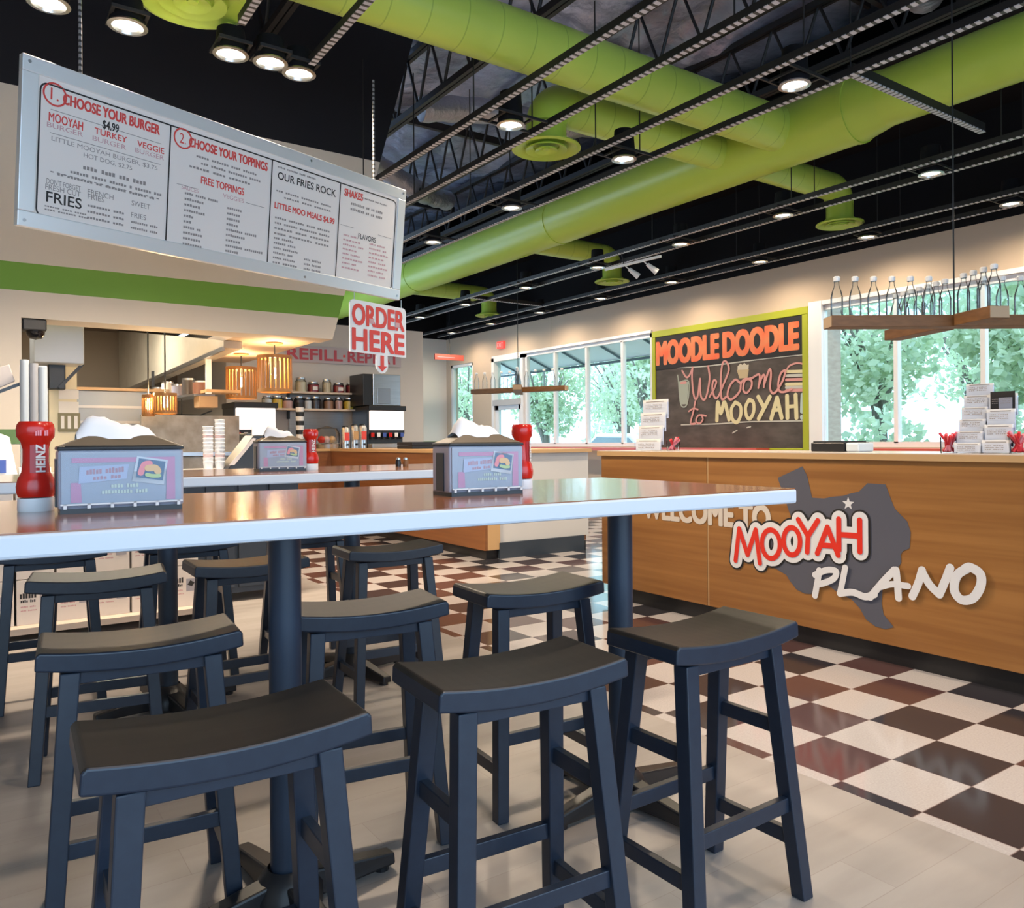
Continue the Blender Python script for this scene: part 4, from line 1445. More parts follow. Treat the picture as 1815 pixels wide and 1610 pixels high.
m.use(mat('pale_blue_chalk', (0.45, 0.55, 0.55), 0.9)).stroke([kb_(1678, 880), kb_(1672, 1060)], (KX, 0, 0), -Y, Z, 0.034, 0.003)
m.stroke([kb_(1668, 1120), kb_(1669, 1132)], (KX, 0, 0), -Y, Z, 0.028, 0.003)
m.build('yellow_chalk_lettering', t)


def field(pp, mm, lift=0.002):
    m.use(mm)
    m.solid([(KX - lift, -a, b) for a, b in (kb_(*p) for p in pp)], [tuple(range(len(pp)))])


m = MB(chalk_white)
field([(300, 740), (410, 730), (395, 980), (325, 985)], mat('green_grey_chalk', (0.36, 0.40, 0.34), 0.9))
chalk([(290, 660), (300, 740), (325, 985), (395, 980), (412, 730), (300, 740)], 0.012)
m.use(chalk_pink).stroke([kb_(330, 745), kb_(380, 740)], (KX, 0, 0), -Y, Z, 0.02, 0.004)
m.build('milkshake_drawing', t)
m = MB(chalk_white)
field([(945, 600), (1080, 590), (1065, 690), (975, 695)], mat('tan_chalk', (0.50, 0.40, 0.25), 0.9))
field([(955, 560), (985, 530), (1010, 545), (1030, 520), (1055, 545), (1080, 540), (1075, 595), (955, 600)], mat('cream_chalk', (0.58, 0.53, 0.42), 0.9), 0.003)
m.build('fries_drawing', t)
m = MB(chalk_pink)
chalk([(1500, 600), (1530, 555), (1610, 525), (1690, 540), (1705, 590)], 0.014)
for k, (y, mm) in enumerate(((620, chalk_yellow), (665, chalk_white), (710, chalk_pink), (760, chalk_yellow), (795, chalk_white), (830, chalk_pink))):
    m.use(mm).stroke([kb_(1495, y), kb_(1700, y - 6)], (KX, 0, 0), -Y, Z, 0.022, 0.003)
m.build('burger_drawing', t)
m = MB(chalk_white)
for pp in ([(290, 575), (600, 560), (1300, 470), (1700, 430)], [(330, 1210), (700, 1200), (1100, 1175), (1700, 1165)], [(900, 1300), (950, 1270)], [(1060, 1240), (1100, 1230)]):
    chalk(pp, 0.010)
m.build('chalk_rules', t)

# ------------------------------------------------------------------ hanging bottle racks


def make_bottle():
    t = thing('glass_bottle', '', 'bottle', (0, 0, 0))
    MB(bottle_glass).lathe([(0.0, 0.0), (0.041, 0.0), (0.043, 0.012), (0.043, 0.145), (0.034, 0.185), (0.018, 0.232), (0.017, 0.262), (0.021, 0.274), (0.0, 0.276)], seg=18).build('bottle_body', t, local=True, smooth=True)
    MB(white_plastic).lathe([(0.023, 0.262), (0.025, 0.29), (0.018, 0.298), (0.0, 0.30)], seg=14).build('cap', t, local=True, smooth=True)
    return t


bot0 = make_bottle()
used = [False]


def bottle(p, label, group):
    if not used[0]:
        used[0] = True
        bot0.location, bot0['label'], bot0['group'] = p, label, group
        return bot0
    o = dup(bot0, p, 0, label)
    o['group'] = group
    return o


def plank(t, a, b, w=0.15, h=0.085):
    d = (b - a).normalized()
    m = MB(plank_wood).beam(a, b, w, h)
    o = m.build('plank', t, bevel=0.004)
    for q, s in ((a, -1), (b, 1)):
        MB(plank_end).beam(q + d * s * 0.0005, q + d * s * 0.003, w - 0.008, h - 0.008).build('end_grain', o)
    return d


def bottle_rack(label, zc, ends, cord_u, counts, name):
    (a1, b1), (a2, b2) = ends
    c = (a1 + b1) / 2
    t = thing('bottle_rack', label, 'hanging rack', (c.x, c.y, zc), group='cross shaped wooden bottle racks')
    plank(t, a1, b1)
    c2 = (a2 + b2) / 2
    d1 = (b1 - a1).normalized()
    d2 = (b2 - a2).normalized()
    dz = Vector((0, 0, 0.0))
    den = d1.x * d2.y - d1.y * d2.x
    s = ((a2.x - a1.x) * d2.y - (a2.y - a1.y) * d2.x) / den
    X0 = a1 + d1 * s
    plank(t, a2 + dz, X0 - d2 * 0.1 + dz)
    plank(t, X0 + d2 * 0.1 + dz, b2 + dz)
    MB(dark_steel).cyl((X0.x, X0.y, zc + 0.04), (X0.x, X0.y, 4.99), 0.006, seg=8).build('cord', t)
    k = 0
    for (a, b, n) in ((a1, b1, counts[0]), (a2, b2, counts[1])):
        for i in range(n):
            f = (i + 0.5) / n
            q = a.lerp(b, f)
            if (q - X0).length < 0.09:
                continue
            k += 1
            row = 'long plank' if a is a1 else 'crossing plank'
            bottle((q.x, q.y, zc + 0.0425), 'clear glass bottle on the %s of the %s rack, %s along it' % (row, name, ORD[i]), 'clear bottles on the %s rack' % name)


zn = 1.98
n1, n2 = at(1467, 572, z=zn), at(1668, 571, z=zn)
d = (n2 - n1)
far2, near2 = at(1582, 595, z=zn), at(1772, 553, z=zn)
bottle_rack('near cross shaped wooden rack of clear bottles hanging over the welcome counter', zn, ((n1, n1 + d * 1.95), (far2, near2)), 1668, (12, 12), 'near')
zf = 2.0
f1, f2 = at(838, 695, z=zf), at(1004, 688, z=zf)
fc = (f1 + f2) / 2
dv = (f2 - f1).normalized()
pr = Vector((-0.59, -0.80, 0))
bottle_rack('far cross shaped wooden rack of clear bottles hanging before the tan wall', zf, ((f1, f2), (fc - pr * 0.75, fc + pr * 0.75)), 910, (11, 6), 'far')

# ------------------------------------------------------------------ menu board
BO = Vector((0.201, 4.426, 2.162))
BD = Vector((math.sin(R(70.68)), math.cos(R(70.68)), 0))
BN2 = Vector((-BD.y, BD.x, 0))
BU = Z * math.cos(R(5.48)) - BN2 * math.sin(R(5.48))
BN = BD.cross(BU)
BW, BH = 2.576, 0.80


def on_board(u, v):
    r = _F + _R * ((u - CXP) / FPX) - _U * ((v - CYP) / FPX)
    c = Vector((0, 0, EYE))
    q = c + r * ((BO - c).dot(BN) / r.dot(BN))
    return (q - BO).dot(BD), (q - BO).dot(BU)


def bp(s, t, lift=0.0):
    return BO + BD * s + BU * t + BN * lift


t = thing('menu_board', 'long white menu board in an aluminium frame hung on chains over the order area', 'menu board', tuple(BO + BD * BW / 2))
m = MB(alu)
fw = 0.075
for s0, s1, t0, t1 in ((0, BW, 0, fw), (0, BW, BH - fw, BH), (0, fw, fw, BH - fw), (BW - fw, BW, fw, BH - fw)):
    m.hexa([bp(s0, t0, -0.03), bp(s1, t0, -0.03), bp(s1, t0, 0.012), bp(s0, t0, 0.012)], [bp(s0, t1, -0.03), bp(s1, t1, -0.03), bp(s1, t1, 0.012), bp(s0, t1, 0.012)])
m.build('frame', t, bevel=0.004)
m = MB(panel_paper).hexa([bp(fw - .01, fw - .01, -0.02), bp(BW - fw + .01, fw - .01, -0.02), bp(BW - fw + .01, fw - .01, 0.006), bp(fw - .01, fw - .01, 0.006)],
                         [bp(fw - .01, BH - fw + .01, -0.02), bp(BW - fw + .01, BH - fw + .01, -0.02), bp(BW - fw + .01, BH - fw + .01, 0.006), bp(fw - .01, BH - fw + .01, 0.006)])
m.build('panel', t)
LB = 0.007


def btext(m, s, ll, ur, off=0.012):
    s0, t0 = on_board(*ll)
    s0 += 0.006
    s1, t1 = on_board(*ur)
    if t1 > BH - 0.14:
        t0, t1 = t0 - 0.022, t1 - 0.022
    t1 = max(t1, t0 + 0.028)
    m.text(s, bp(s0, t0), BD, BU, s1 - s0, t1 - t0, LB, off)


def bline(m, pp, r=0.004):
    q = [on_board(*p) for p in pp]
    m.stroke(q, bp(0, 0), BD, BU, r, LB, soft=False)


def rule(m, s0, s1, tt, r=0.0015):
    m.stroke([(s0, tt), (s1, tt)], bp(0, 0), BD, BU, r, LB, soft=False)


c0, c1 = on_board(66, 386), on_board(700, 352)
s0, t0, s1, t1 = on_board(67, 260)[0], on_board(300, 432)[1], on_board(697, 430)[0], on_board(300, 222)[1]
m = MB(ink_black)
rr = 0.035
cor = []
for cx, cy, a in ((s1 - rr, t1 - rr, 0), (s0 + rr, t1 - rr, 90), (s0 + rr, t0 + rr, 180), (s1 - rr, t0 + rr, 270)):
    for k in range(5):
        w = R(a + 22.5 * k)
        cor.append((cx + rr * math.cos(w), cy + rr * math.sin(w)))
m.stroke(cor + [cor[0]], bp(0, 0), BD, BU, 0.004, LB, soft=False)
d1, d2, d3 = on_board(297, 325)[0], on_board(477, 374)[0], on_board(598, 406)[0]
for d in (d1, d2, d3):
    m.stroke([(d, t0), (d, t1)], bp(0, 0), BD, BU, 0.004, LB, soft=False)
m.build('border_lines', t)
m = MB(ink_red)
for n, (u, v) in (('1.', (92, 160)), ('2.', (320, 239))):
    a, b = on_board(u, v)
    a, b = a + 0.012, b - 0.018
    P = [(a + 0.052 * math.cos(2 * math.pi * k / 24), b + 0.052 * math.sin(2 * math.pi * k / 24)) for k in range(25)]
    m.stroke(P, bp(0, 0), BD, BU, 0.0045, LB, soft=False)
    m.text(n, bp(a - 0.02, b - 0.028), BD, BU, 0.038, 0.056, LB, 0.0)
    m.build('step_number', t)
    m = MB(ink_red)
for s, ll, ur, off in (('CHOOSE YOUR BURGER', (108, 176), (283, 215), 0.03), ('MOOYAH', (82.5, 213.5), (146.5, 217), 0.015), ('TURKEY', (164, 236), (224, 243.5), 0.015), ('VEGGIE', (240, 259), (290, 263.5), 0.015),
                       ('CHOOSE YOUR TOPPINGS', (332, 252), (474, 282.5), 0.03), ('FREE TOPPINGS', (353, 325), (432, 334.5), 0.02), ('LITTLE MOO MEALS $4.99', (483.5, 370), (592, 388), 0.025), ('SHAKES', (608, 340.5), (643, 338.5), 0.03)):
    m = MB(ink_red)
    btext(m, s, ll, ur, off)
    m.build('heading', t)
m = MB(ink_rose)
for s, ll, ur in (('BURGER', (82, 223), (146, 232)), ('BURGER', (163, 247.5), (222.5, 257)), ('BURGER', (238.5, 268.5), (289.5, 278)), ('SAUCES', (320.5, 333.5), (351, 331.5)), ('VEGGIES', (394, 349), (431.5, 350))):
    s0_, t0_ = on_board(*ll)
    s1_, _ = on_board(*ur)
    MB(ink_rose).text(s, bp(s0_, t0_ - 0.004), BD, BU, s1_ - s0_, 0.024, LB, 0.0).build('subheading', t)
for k in range(8):
    words(m, bp(d3 + 0.05, 0.36 - k * 0.031, LB), BD, BU, ((4, 5), (6,), (7, 3), (5,), (4, 6), (8,), (5, 3), (6,))[k], 0.13 + 0.03 * (k % 3), 0.012)
    words(m, bp(d3 + 0.29, 0.345 - k * 0.031, LB), BD, BU, ((5, 6), (6, 2), (7,), (5,), (4, 4), (8,), (5, 5), (7, 4))[k], 0.15 + 0.02 * (k % 3), 0.012)
m.build('rose_lettering', t)
m = MB(ink_black)
for s, ll, ur, off in (('$4.99', (178, 229), (210, 221.5), 0.015), ('FRIES', (78, 357), (144, 353), 0.012), ('OUR FRIES ROCK', (489.5, 317), (594.5, 337.5), 0.015), ('FLAVORS', (632.5, 422.5), (665, 422), 0.01)):
    m = MB(ink_black)
    btext(m, s, ll, ur, off)
    m.build('heading', t)
m = MB(ink_grey)
for s, ll, ur in (('LITTLE MOOYAH BURGER, $3.75', (90, 250.5), (278, 295)), ('HOT DOG, $2.75', (147, 280), (233, 295)), ("DON'T FORGET", (81, 325), (142, 330)), ('FRESH CUT', (79, 335), (142, 341)), ('FRENCH', (154, 344), (200, 348)), ('FRIES', (154, 352.5), (184, 354.5)), ('SWEET', (232, 364), (265, 363)), ('FRIES', (231, 385), (258, 381))):
    s0_, t0_ = on_board(*ll)
    s1_, _ = on_board(*ur)
    m.text(s, bp(s0_, t0_), BD, BU, s1_ - s0_, 0.026, LB, 0.0)
wl = ((5, 7, 4, 6), (3, 6, 8, 5), (6, 4, 7), (4, 8, 5), (7, 3, 6))
fl, ft = on_board(146, 300)
words(m, bp(fl, ft, LB), BD, BU, (4, 4, 3, 4), 0.33, 0.020)
words(m, bp(fl - 0.06, ft - 0.035, LB), BD, BU, (6, 5, 6, 1, 6, 3), 0.48, 0.014)
words(m, bp(fl - 0.12, ft - 0.062, LB), BD, BU, (2, 8, 2, 7, 6, 2), 0.50, 0.012)
for s_, a, n, w in ((154, 366, 3, 0.19), (231, 395, 2, 0.15)):
    q = on_board(s_, a)
    for k in range(n):
        words(m, bp(q[0], q[1] - k * 0.03, LB), BD, BU, (8, 4), w, 0.012)
words(m, bp(on_board(78, 366)[0], on_board(78, 366)[1], LB), BD, BU, (6, 4, 5), 0.20, 0.008)
words(m, bp(on_board(78, 372)[0], on_board(78, 372)[1], LB), BD, BU, (4, 7, 4), 0.21, 0.008)
for k in range(3):
    q = d1 + 0.16 + 0.03 * (k % 2) - 0.04 * (k == 2)
    words(m, bp(q, t1 - 0.125 - 0.033 * k, LB), BD, BU, wl[k], 0.40, 0.013)
for k in range(10):
    words(m, bp(d1 + 0.10, t1 - 0.345 - 0.031 * k, LB), BD, BU, ((4, 5, 5), (8,), (6,), (9,), (4,), (3,), (5, 2), (8,), (7,), (8,))[k], (0.21, .12, .10, .13, .06, .05, .11, .12, .11, .12)[k], 0.014)
    words(m, bp(d1 + 0.37, t1 - 0.365 - 0.031 * k, LB), BD, BU, ((7,), (6,), (6,), (5,), (8, 6), (9,), (6,), (8, 9), (6,), (7,))[k], (0.10, .09, .09, .08, .21, .13, .10, .26, .09, .10)[k], 0.014)
for k, (a, w) in enumerate(((0.04, .30), (0.04, .44), (0.10, .38))):
    words(m, bp(d2 + a, t1 - 0.035 - (0 if k == 0 else 0.115 + 0.03 * k), LB), BD, BU, wl[k], w, 0.011)
for k in range(4):
    words(m, bp(d2 + 0.04, t1 - 0.345 - 0.032 * k, LB), BD, BU, wl[k], 0.44, 0.013)
for k in range(6):
    words(m, bp(d2 + 0.04, t1 - 0.47 - 0.030 * k, LB), BD, BU, wl[(k + 1) % 5][:2], 0.15 + 0.02 * (k % 3), 0.013)
    if k > 2:
        words(m, bp(d2 + 0.28, t1 - 0.47 - 0.030 * k, LB), BD, BU, (4, 6), 0.14, 0.014)
for k in range(2):
    words(m, bp(d3 + 0.10, t1 - 0.12 - 0.036 * k, LB), BD, BU, (8, 2, 2, 4), 0.30, 0.018)
words(m, bp(d3 + 0.20, t1 - 0.055, LB), BD, BU, (9, 3, 6), 0.24, 0.010)
for a, b, tt in ((s0 + 0.05, d1 - 0.05, t1 - 0.115), (s0 + 0.05, d1 - 0.05, t1 - 0.225), (d1 + 0.05, d1 + 0.17, t1 - 0.30), (d2 - 0.17, d2 - 0.04, t1 - 0.30), (d3 + 0.02, d3 + 0.14, t1 - 0.27), (s1 - 0.16, s1 - 0.03, t1 - 0.27)):
    rule(m, a, b, tt)
k = 0
while s0 + 0.06 + k * 0.03 < d1 - 0.05:
    rule(m, s0 + 0.06 + k * 0.03, s0 + 0.07 + k * 0.03, t0 + 0.225, 0.003)
    k += 1
m.build('grey_lettering', t)
chain = stripes('bright_chain', (0.55, 0.55, 0.56), (0.10, 0.10, 0.10), 'Z', 0.03, 0.4, 0.3, 0.7)
for u, v in ((145, 131), (667, 289)):
    s_ = on_board(u, v)[0]
    q = bp(s_, BH - 0.02, -0.012)
    MB(chain).cyl(q, (q.x, q.y, 3.66), 0.0085, seg=8).build('chain', t, smooth=True)
for s_, t_ in ((0.03, 0.03), (BW - 0.03, 0.03), (0.03, BH - 0.03), (BW - 0.03, BH - 0.03), (BW * 0.66, BH - 0.03), (BW * 0.66, 0.03)):
    MB(steel).cyl(bp(s_, t_, 0.011), bp(s_, t_, 0.016), 0.008, seg=10).build('screw', t)

# ------------------------------------------------------------------ order here sign below the board
OP = bp(2.40, 0.0)


def on_sign(u, v):
    r = _F + _R * ((u - CXP) / FPX) - _U * ((v - CYP) / FPX)
    c = Vector((0, 0, EYE))
    N0 = BD.cross(Z)
    q = c + r * ((OP - c).dot(N0) / r.dot(N0))
    return (q - OP).dot(BD), q.z


SN = BD.cross(Z)
t = thing('order_sign', 'small white sign with red block letters hung under the right end of the menu board', 'sign', tuple(OP - Z * 0.2))
sp = lambda q, l=0.0: Vector((OP.x, OP.y, 0)) + BD * q[0] + Z * q[1] + SN * l
a, b = on_sign(619, 627), on_sign(718, 548)
x0, x1, zt = a[0], b[0], b[1]
zm = on_sign(660, 628)[1]
zmid = on_sign(665, 584)[1]
ax, az = on_sign(676, 658)
out = [(x0, zm), (x0, zt - 0.03), (x0 + 0.012, zt - 0.008), (x0 + 0.03, zt), (x1 - 0.03, zt), (x1 - 0.01, zt - 0.008), (x1, zt - 0.03), (x1, zm), (ax + 0.055, zm)]
out += [(ax + 0.06 * math.cos(R(-w)), az + 0.022 - 0.06 * math.sin(R(w)) + 0.02) for w in range(0, 181, 30)] + [(ax - 0.055, zm)]
MB(white_plastic).prism([sp(q) for q in out], SN * 0.008).build('sign_plate', t)
m = MB(ink_red)
m.text('ORDER', sp((x0 + 0.018, zmid + 0.008)), BD, Z, x1 - x0 - 0.036, zt - zmid - 0.030, 0.010, 0.03)
m.build('lettering', t)
m = MB(ink_red)
m.text('HERE', sp((x0 + 0.016, zm + 0.014)), BD, Z, x1 - x0 - 0.034, zmid - zm - 0.022, 0.010, 0.035)
m.build('lettering', t)
m = MB(ink_red)
m.solid([sp(q, 0.010) for q in ((ax - 0.018, zm - 0.004), (ax - 0.018, az + 0.035), (ax - 0.048, az + 0.035), (ax, az - 0.005), (ax + 0.048, az + 0.035), (ax + 0.018, az + 0.035), (ax + 0.018, zm - 0.004))], [tuple(range(7))])
m.build('arrow', t)
m = MB(ink_rose)
for q in range(4):
    xx = x0 + 0.02 + (x1 - x0 - 0.04) * (q + 0.5) / 4
    m.solid([sp((xx - 0.030, zmid + 0.035), 0.0112), sp((xx + 0.014, zmid + 0.035), 0.0112), sp((xx + 0.014, zmid + 0.07), 0.0112), sp((xx - 0.030, zmid + 0.07), 0.0112)], [(0, 1, 2, 3)]) if q % 2 else None
m.build('worn_print', t)
for u in (628, 711):
    q = on_sign(u, 550)
    s_ = (sp(q) - BO).dot(BD)
    e = bp(s_, 0.005, 0.0)
    MB(steel).cyl(sp((q[0], zt)), e, 0.003, seg=6).build('wire', t)

# ------------------------------------------------------------------ refill sign on the drinks wall
t = thing('refill_sign', 'long sign of red and rose cut letters on the pale wall over the drinks shelves', 'sign', (4.5, 10.99, 2.4))
a, b = at(505, 645, y=10.97), at(707, 640, y=10.97)
MB(mat('lilac_grey_sign_board', (0.48, 0.44, 0.48), 0.6)).box(a.x, 10.975, 2.265, b.x + 0.04, 10.998, 2.50).build('sign_board', t)
m = MB(mat('deep_rose_letters', (0.50, 0.07, 0.10), 0.5)).text('REFILL', (a.x + 0.03, 10.975, 2.30), X, Z, (b.x - a.x) * 0.47, 0.165, 0.004, 0.03)
m.build('lettering', t)
m = MB(MATS['deep_rose_letters']).text('REPEAT', (a.x + (b.x - a.x) * 0.53, 10.975, 2.295), X, Z, (b.x - a.x) * 0.47, 0.165, 0.004, 0.03)
m.build('lettering', t)
m = MB(ink_red)
cxx = a.x + (b.x - a.x) * 0.50
m.solid([(cxx - 0.018, 10.970, 2.365), (cxx + 0.018, 10.970, 2.365), (cxx + 0.018, 10.970, 2.40), (cxx - 0.018, 10.970, 2.40)], [(0, 1, 2, 3)]).build('dot', t)

# ------------------------------------------------------------------ drinks station: island and wall counter
t = thing('drinks_counter', 'wood sided drinks counter with a pale end panel in the middle distance', 'counter', (4.5, 8.5, 0))
IX, IY = 4.0, 6.26
MB(wood_dark).box(IX, IY, 0.09, IX + 0.03, 10.98, 1.0).build('side_panel', t)
MB(wood_edge).box(IX + 0.03, IY, 0.09, IX + 0.17, IY + 0.03, 1.0).build('corner_strip', t)
MB(grey_wall).box(IX + 0.17, IY + 0.02, 0.15, 5.28, IY + 0.06, 1.0).build('end_panel', t)
MB(wood_dark).box(IX + 0.03, IY + 0.06, 0.09, 5.28, 10.98, 1.0).build('carcass', t)
MB(wood_dark).box(2.6, 10.05, 0.0, IX, 10.98, 1.0).build('wall_wing', t)
m = MB(wood_edge).box(IX - 0.015, IY - 0.015, 1.0, 5.30, 10.98, 1.035).box(2.58, 10.03, 1.0, IX - 0.015, 10.98, 1.035)
m.build('countertop', t)
MB(toe_black).box(IX + 0.03, IY + 0.03, 0, 5.25, 10.98, 0.09).build('toe_kick', t)
MB(mat('dark_slate_base', (0.03, 0.04, 0.055), 0.5)).box(IX + 0.16, IY - 0.01, 0, 5.20, IY + 0.02, 0.15).build('end_base', t)
IT = 1.035


def fountain(label, u0, u1, vt, vb, y, head=True, tall=None):
    a, b = at(u0, vb, y=y), at(u1, vt, y=y)
    x0, x1, zt = a.x, b.x, b.z
    t = thing('soda_fountain', label, 'drink dispenser', ((x0 + x1) / 2, y + 0.3, IT), group='soda fountains with lit panels')
    H = zt - IT
    MB(dark_steel).box(x0, y + 0.06, IT, x1, y + 0.6, zt).build('cabinet', t, bevel=0.01)
    MB(sign_glow).box(x0 + 0.02, y, IT + H * 0.42, x1 - 0.01, y + 0.06, zt - H * 0.12).build('lit_panel', t, bevel=0.01)
    MB(black_plastic).box(x0 - 0.01, y - 0.02, zt - H * 0.12, x1 + 0.02, y + 0.6, zt).build('hood_trim', t, bevel=0.01)
    MB(black_plastic).box(x0, y + 0.01, IT + H * 0.33, x1, y + 0.06, IT + H * 0.42).build('valve_strip', t)
    n = 6
    for k in range(n):
        xx = x0 + (x1 - x0) * (k + 0.5) / n
        v = MB(black_plastic).cyl((xx, y + 0.02, IT + H * 0.20), (xx, y + 0.02, IT + H * 0.33), 0.018, 0.026, 10).build('valve', t, smooth=True)
        MB((red_plastic, white_plastic, mat('blue_plastic', (0.05, 0.10, 0.40), 0.4))[k % 3]).box(xx - 0.025, y - 0.012, IT + H * 0.26, xx + 0.025, y - 0.004, IT + H * 0.36).build('flavour_tag', v)
    MB(steel).box(x0, y - 0.10, IT, x1, y + 0.06, IT + H * 0.10).build('drip_tray', t, bevel=0.006)
    return x0, x1, zt


fx0, fx1, fz = fountain('soda fountain with a lit white panel under the steel ice maker', 655, 717, 720, 794, 10.2)
fountain('soda fountain with a lit panel partly hidden by the pendant lamps', 417, 490, 714, 794, 10.25)
a, b = at(645, 720, y=10.25), at(710, 665, y=10.25)
t = thing('ice_maker', 'tall steel ice maker standing on the right soda fountain', 'ice maker', ((a.x + b.x) / 2, 10.5, fz))
MB(black_plastic).box(a.x, 10.27, fz + 0.002, a.x + 0.14, 10.75, b.z).build('side_panel', t, bevel=0.008)
MB(steel).box(a.x + 0.14, 10.25, fz + 0.002, b.x, 10.75, b.z).build('front_panel', t, bevel=0.008)
MB(mat('mid_grey_steel', (0.35, 0.37, 0.40), 0.3, 0.9)).box(a.x + 0.20, 10.235, fz + 0.03, a.x + 0.40, 10.25, b.z - 0.20).build('ice_hatch', t, bevel=0.004)

a, b = at(503, 694, y=10.8), at(640, 697, y=10.8)
sx0, sx1 = a.x, b.x
t = thing('wall_shelf', 'double wooden edged shelf of jars on the drinks wall', 'shelf', ((sx0 + sx1) / 2, 10.85, 1.6))
MB(mat('pale_shelf', (0.58, 0.50, 0.42), 0.5)).box(sx0, 10.66, 1.80, sx1, 10.98, 1.825).build('shelf_board', t)
MB(MATS['pale_shelf']).box(sx0 - 0.15, 10.66, 1.565, sx1, 10.98, 1.59).build('shelf_board', t)
for xx in (sx0 + 0.1, sx1 - 0.03):
    MB(dark_steel).box(xx, 10.90, 1.45, xx + 0.02, 10.98, 1.83).build('bracket', t)
tag(MB(steel).box(3.75, 10.965, 1.2, 4.55, 10.995, 1.56).build('steel_backsplash'), 'steel backsplash plate under the jar shelves', 'backsplash')
JW = {'cream': (0.62, 0.55, 0.40), 'maroon': (0.30, 0.03, 0.05), 'yellow': (0.66, 0.48, 0.06), 'pink': (0.58, 0.36, 0.33), 'dark': (0.04, 0.03, 0.04), 'brown': (0.36, 0.20, 0.13), 'pale': (0.66, 0.68, 0.70)}


def jar(u, kind, z, w, h, row, k, lab=False):
    p = at(u, 690, y=10.78)
    t = thing('jar', '%s filled jar on the %s shelf of the drinks wall, %s from the left' % (kind, row, ORD[k]), 'jar', (p.x, 10.8, z), group='jars on the drinks wall shelves')
    MB(mat(kind + '_jar_filling', JW[kind], 0.35)).lathe([(0, 0.002), (w * 0.92, 0.002), (w * 0.95, h * 0.70), (w * 0.7, h * 0.76), (0, h * 0.76)], (p.x, 10.8, z), 18).build('filling', t, smooth=True)
    MB(bottle_glass).lathe([(0, 0.0), (w, 0.0), (w, h * 0.78), (w * 0.8, h * 0.86), (w * 0.8, h * 0.92)], (p.x, 10.8, z), 18).build('glass', t, smooth=True)
    MB(steel).lathe([(w * 0.86, h * 0.90), (w * 0.86, h), (0, h)], (p.x, 10.8, z), 18).build('lid', t, smooth=True)
    if lab:
        MB(vinyl_white).box(p.x - w * 0.45, 10.8 - w - 0.006, z + h * 0.2, p.x + w * 0.45, 10.8 - w - 0.002, z + h * 0.55).build('label', t)


for k, (u, kind, w, h, lb) in enumerate(((534, 'cream', 0.075, 0.20, False), (556, 'maroon', 0.08, 0.145, True), (580, 'cream', 0.065, 0.19, False), (601, 'maroon', 0.08, 0.145, True), (624, 'maroon', 0.085, 0.155, True))):
    jar(u, kind, 1.825, w, h, 'upper', k, lb)
for k, (u, kind, w, h) in enumerate(((474, 'pale', 0.07, 0.17), (492, 'yellow', 0.075, 0.17), (510, 'pink', 0.075, 0.15), (531, 'dark', 0.07, 0.17), (546, 'pale', 0.06, 0.16), (560, 'dark', 0.075, 0.17), (583, 'brown', 0.075, 0.16), (601, 'pink', 0.06, 0.17), (619, 'yellow', 0.085, 0.165))):
    jar(u, kind, 1.59, w, h, 'lower', k)


def cup_tower(label, u, v0, v1, y, w, mats_, n, zb, group=None):
    p, q = at(u, v0, y=y), at(u, v1, y=y)
    t = thing('cup_stack', label, 'cups', (p.x, y, zb), group=group)
    H = q.z - zb
    for k in range(n):
        z0 = zb + H * k / (n + 1.5)
        z1 = z0 + H * 2.2 / (n + 1.5)
        MB(mats_[k % len(mats_)]).lathe([(0, z0 - zb), (w * 0.82, z0 - zb), (w * 0.98, min(z1 - zb, H) - 0.006), (w * 1.04, min(z1 - zb, H) - 0.003), (w, min(z1 - zb, H)), (w * 0.92, min(z1 - zb, H) - 0.004)], (p.x, y, zb), 20).build('cup', t, smooth=True)


cup_tower('black and white stack of paper cups under the jar shelves', 532, 793, 712, 10.3, 0.055, (black_plastic, white_plastic), 9, IT)
for k, (u, vt) in enumerate(((612, 755), (628, 752), (642, 752))):
    p, q = at(u, 795, y=10.1), at(u, vt, y=10.1)
    t = thing('drink_urn', 'slim steel tea urn left of the right soda fountain, %s from the left' % ORD[k], 'urn', (p.x, 10.1, IT), group='steel tea urns')
    H = q.z - IT
    MB(steel).lathe([(0, 0), (0.06, 0), (0.06, H * 0.85), (0.045, H * 0.95), (0, H * 0.97)], (p.x, 10.1, IT), 20).build('urn_body', t, smooth=True)
    MB(black_plastic).lathe([(0.05, H * 0.93), (0.03, H), (0, H)], (p.x, 10.1, IT), 16).build('urn_lid', t, smooth=True)
    MB(ink_red if k != 1 else wood_edge).box(p.x - 0.035, 10.1 - 0.066, IT + H * 0.35, p.x + 0.035, 10.1 - 0.060, IT + H * 0.7).build('label', t)
    MB(black_plastic).box(p.x - 0.012, 10.1 - 0.10, IT + H * 0.12, p.x + 0.012, 10.1 - 0.05, IT + H * 0.2).build('tap', t)
p = at(580, 790, y=10.2)
t = thing('cake_dome', 'clear domed tray of fruit and cookies on the drinks counter', 'cake dome', (p.x, 10.2, IT))
MB(steel).lathe([(0, 0), (0.16, 0), (0.17, 0.06), (0, 0.07)], (p.x, 10.2, IT), 28).build('tray', t, smooth=True)
MB(bottle_glass).lathe([(0.165, 0.07), (0.165, 0.20), (0.13, 0.27), (0.02, 0.30), (0, 0.30)], (p.x, 10.2, IT), 28).build('dome', t, smooth=True)
for k, (dx, mm) in enumerate(((-0.09, red_plastic), (-0.02, MATS['pink_jar_filling']), (0.06, wood_edge))):
    tag(MB(mm).lathe([(0, -0.05), (0.035, -0.04), (0.052, 0), (0.035, 0.04), (0, 0.05)], (p.x + dx, 10.18, IT + 0.121), 16).build('fruit', smooth=True), ('red fruit', 'pink fruit', 'tan fruit')[k] + ' under the clear dome on the drinks counter', 'fruit', 'fruit under the dome')
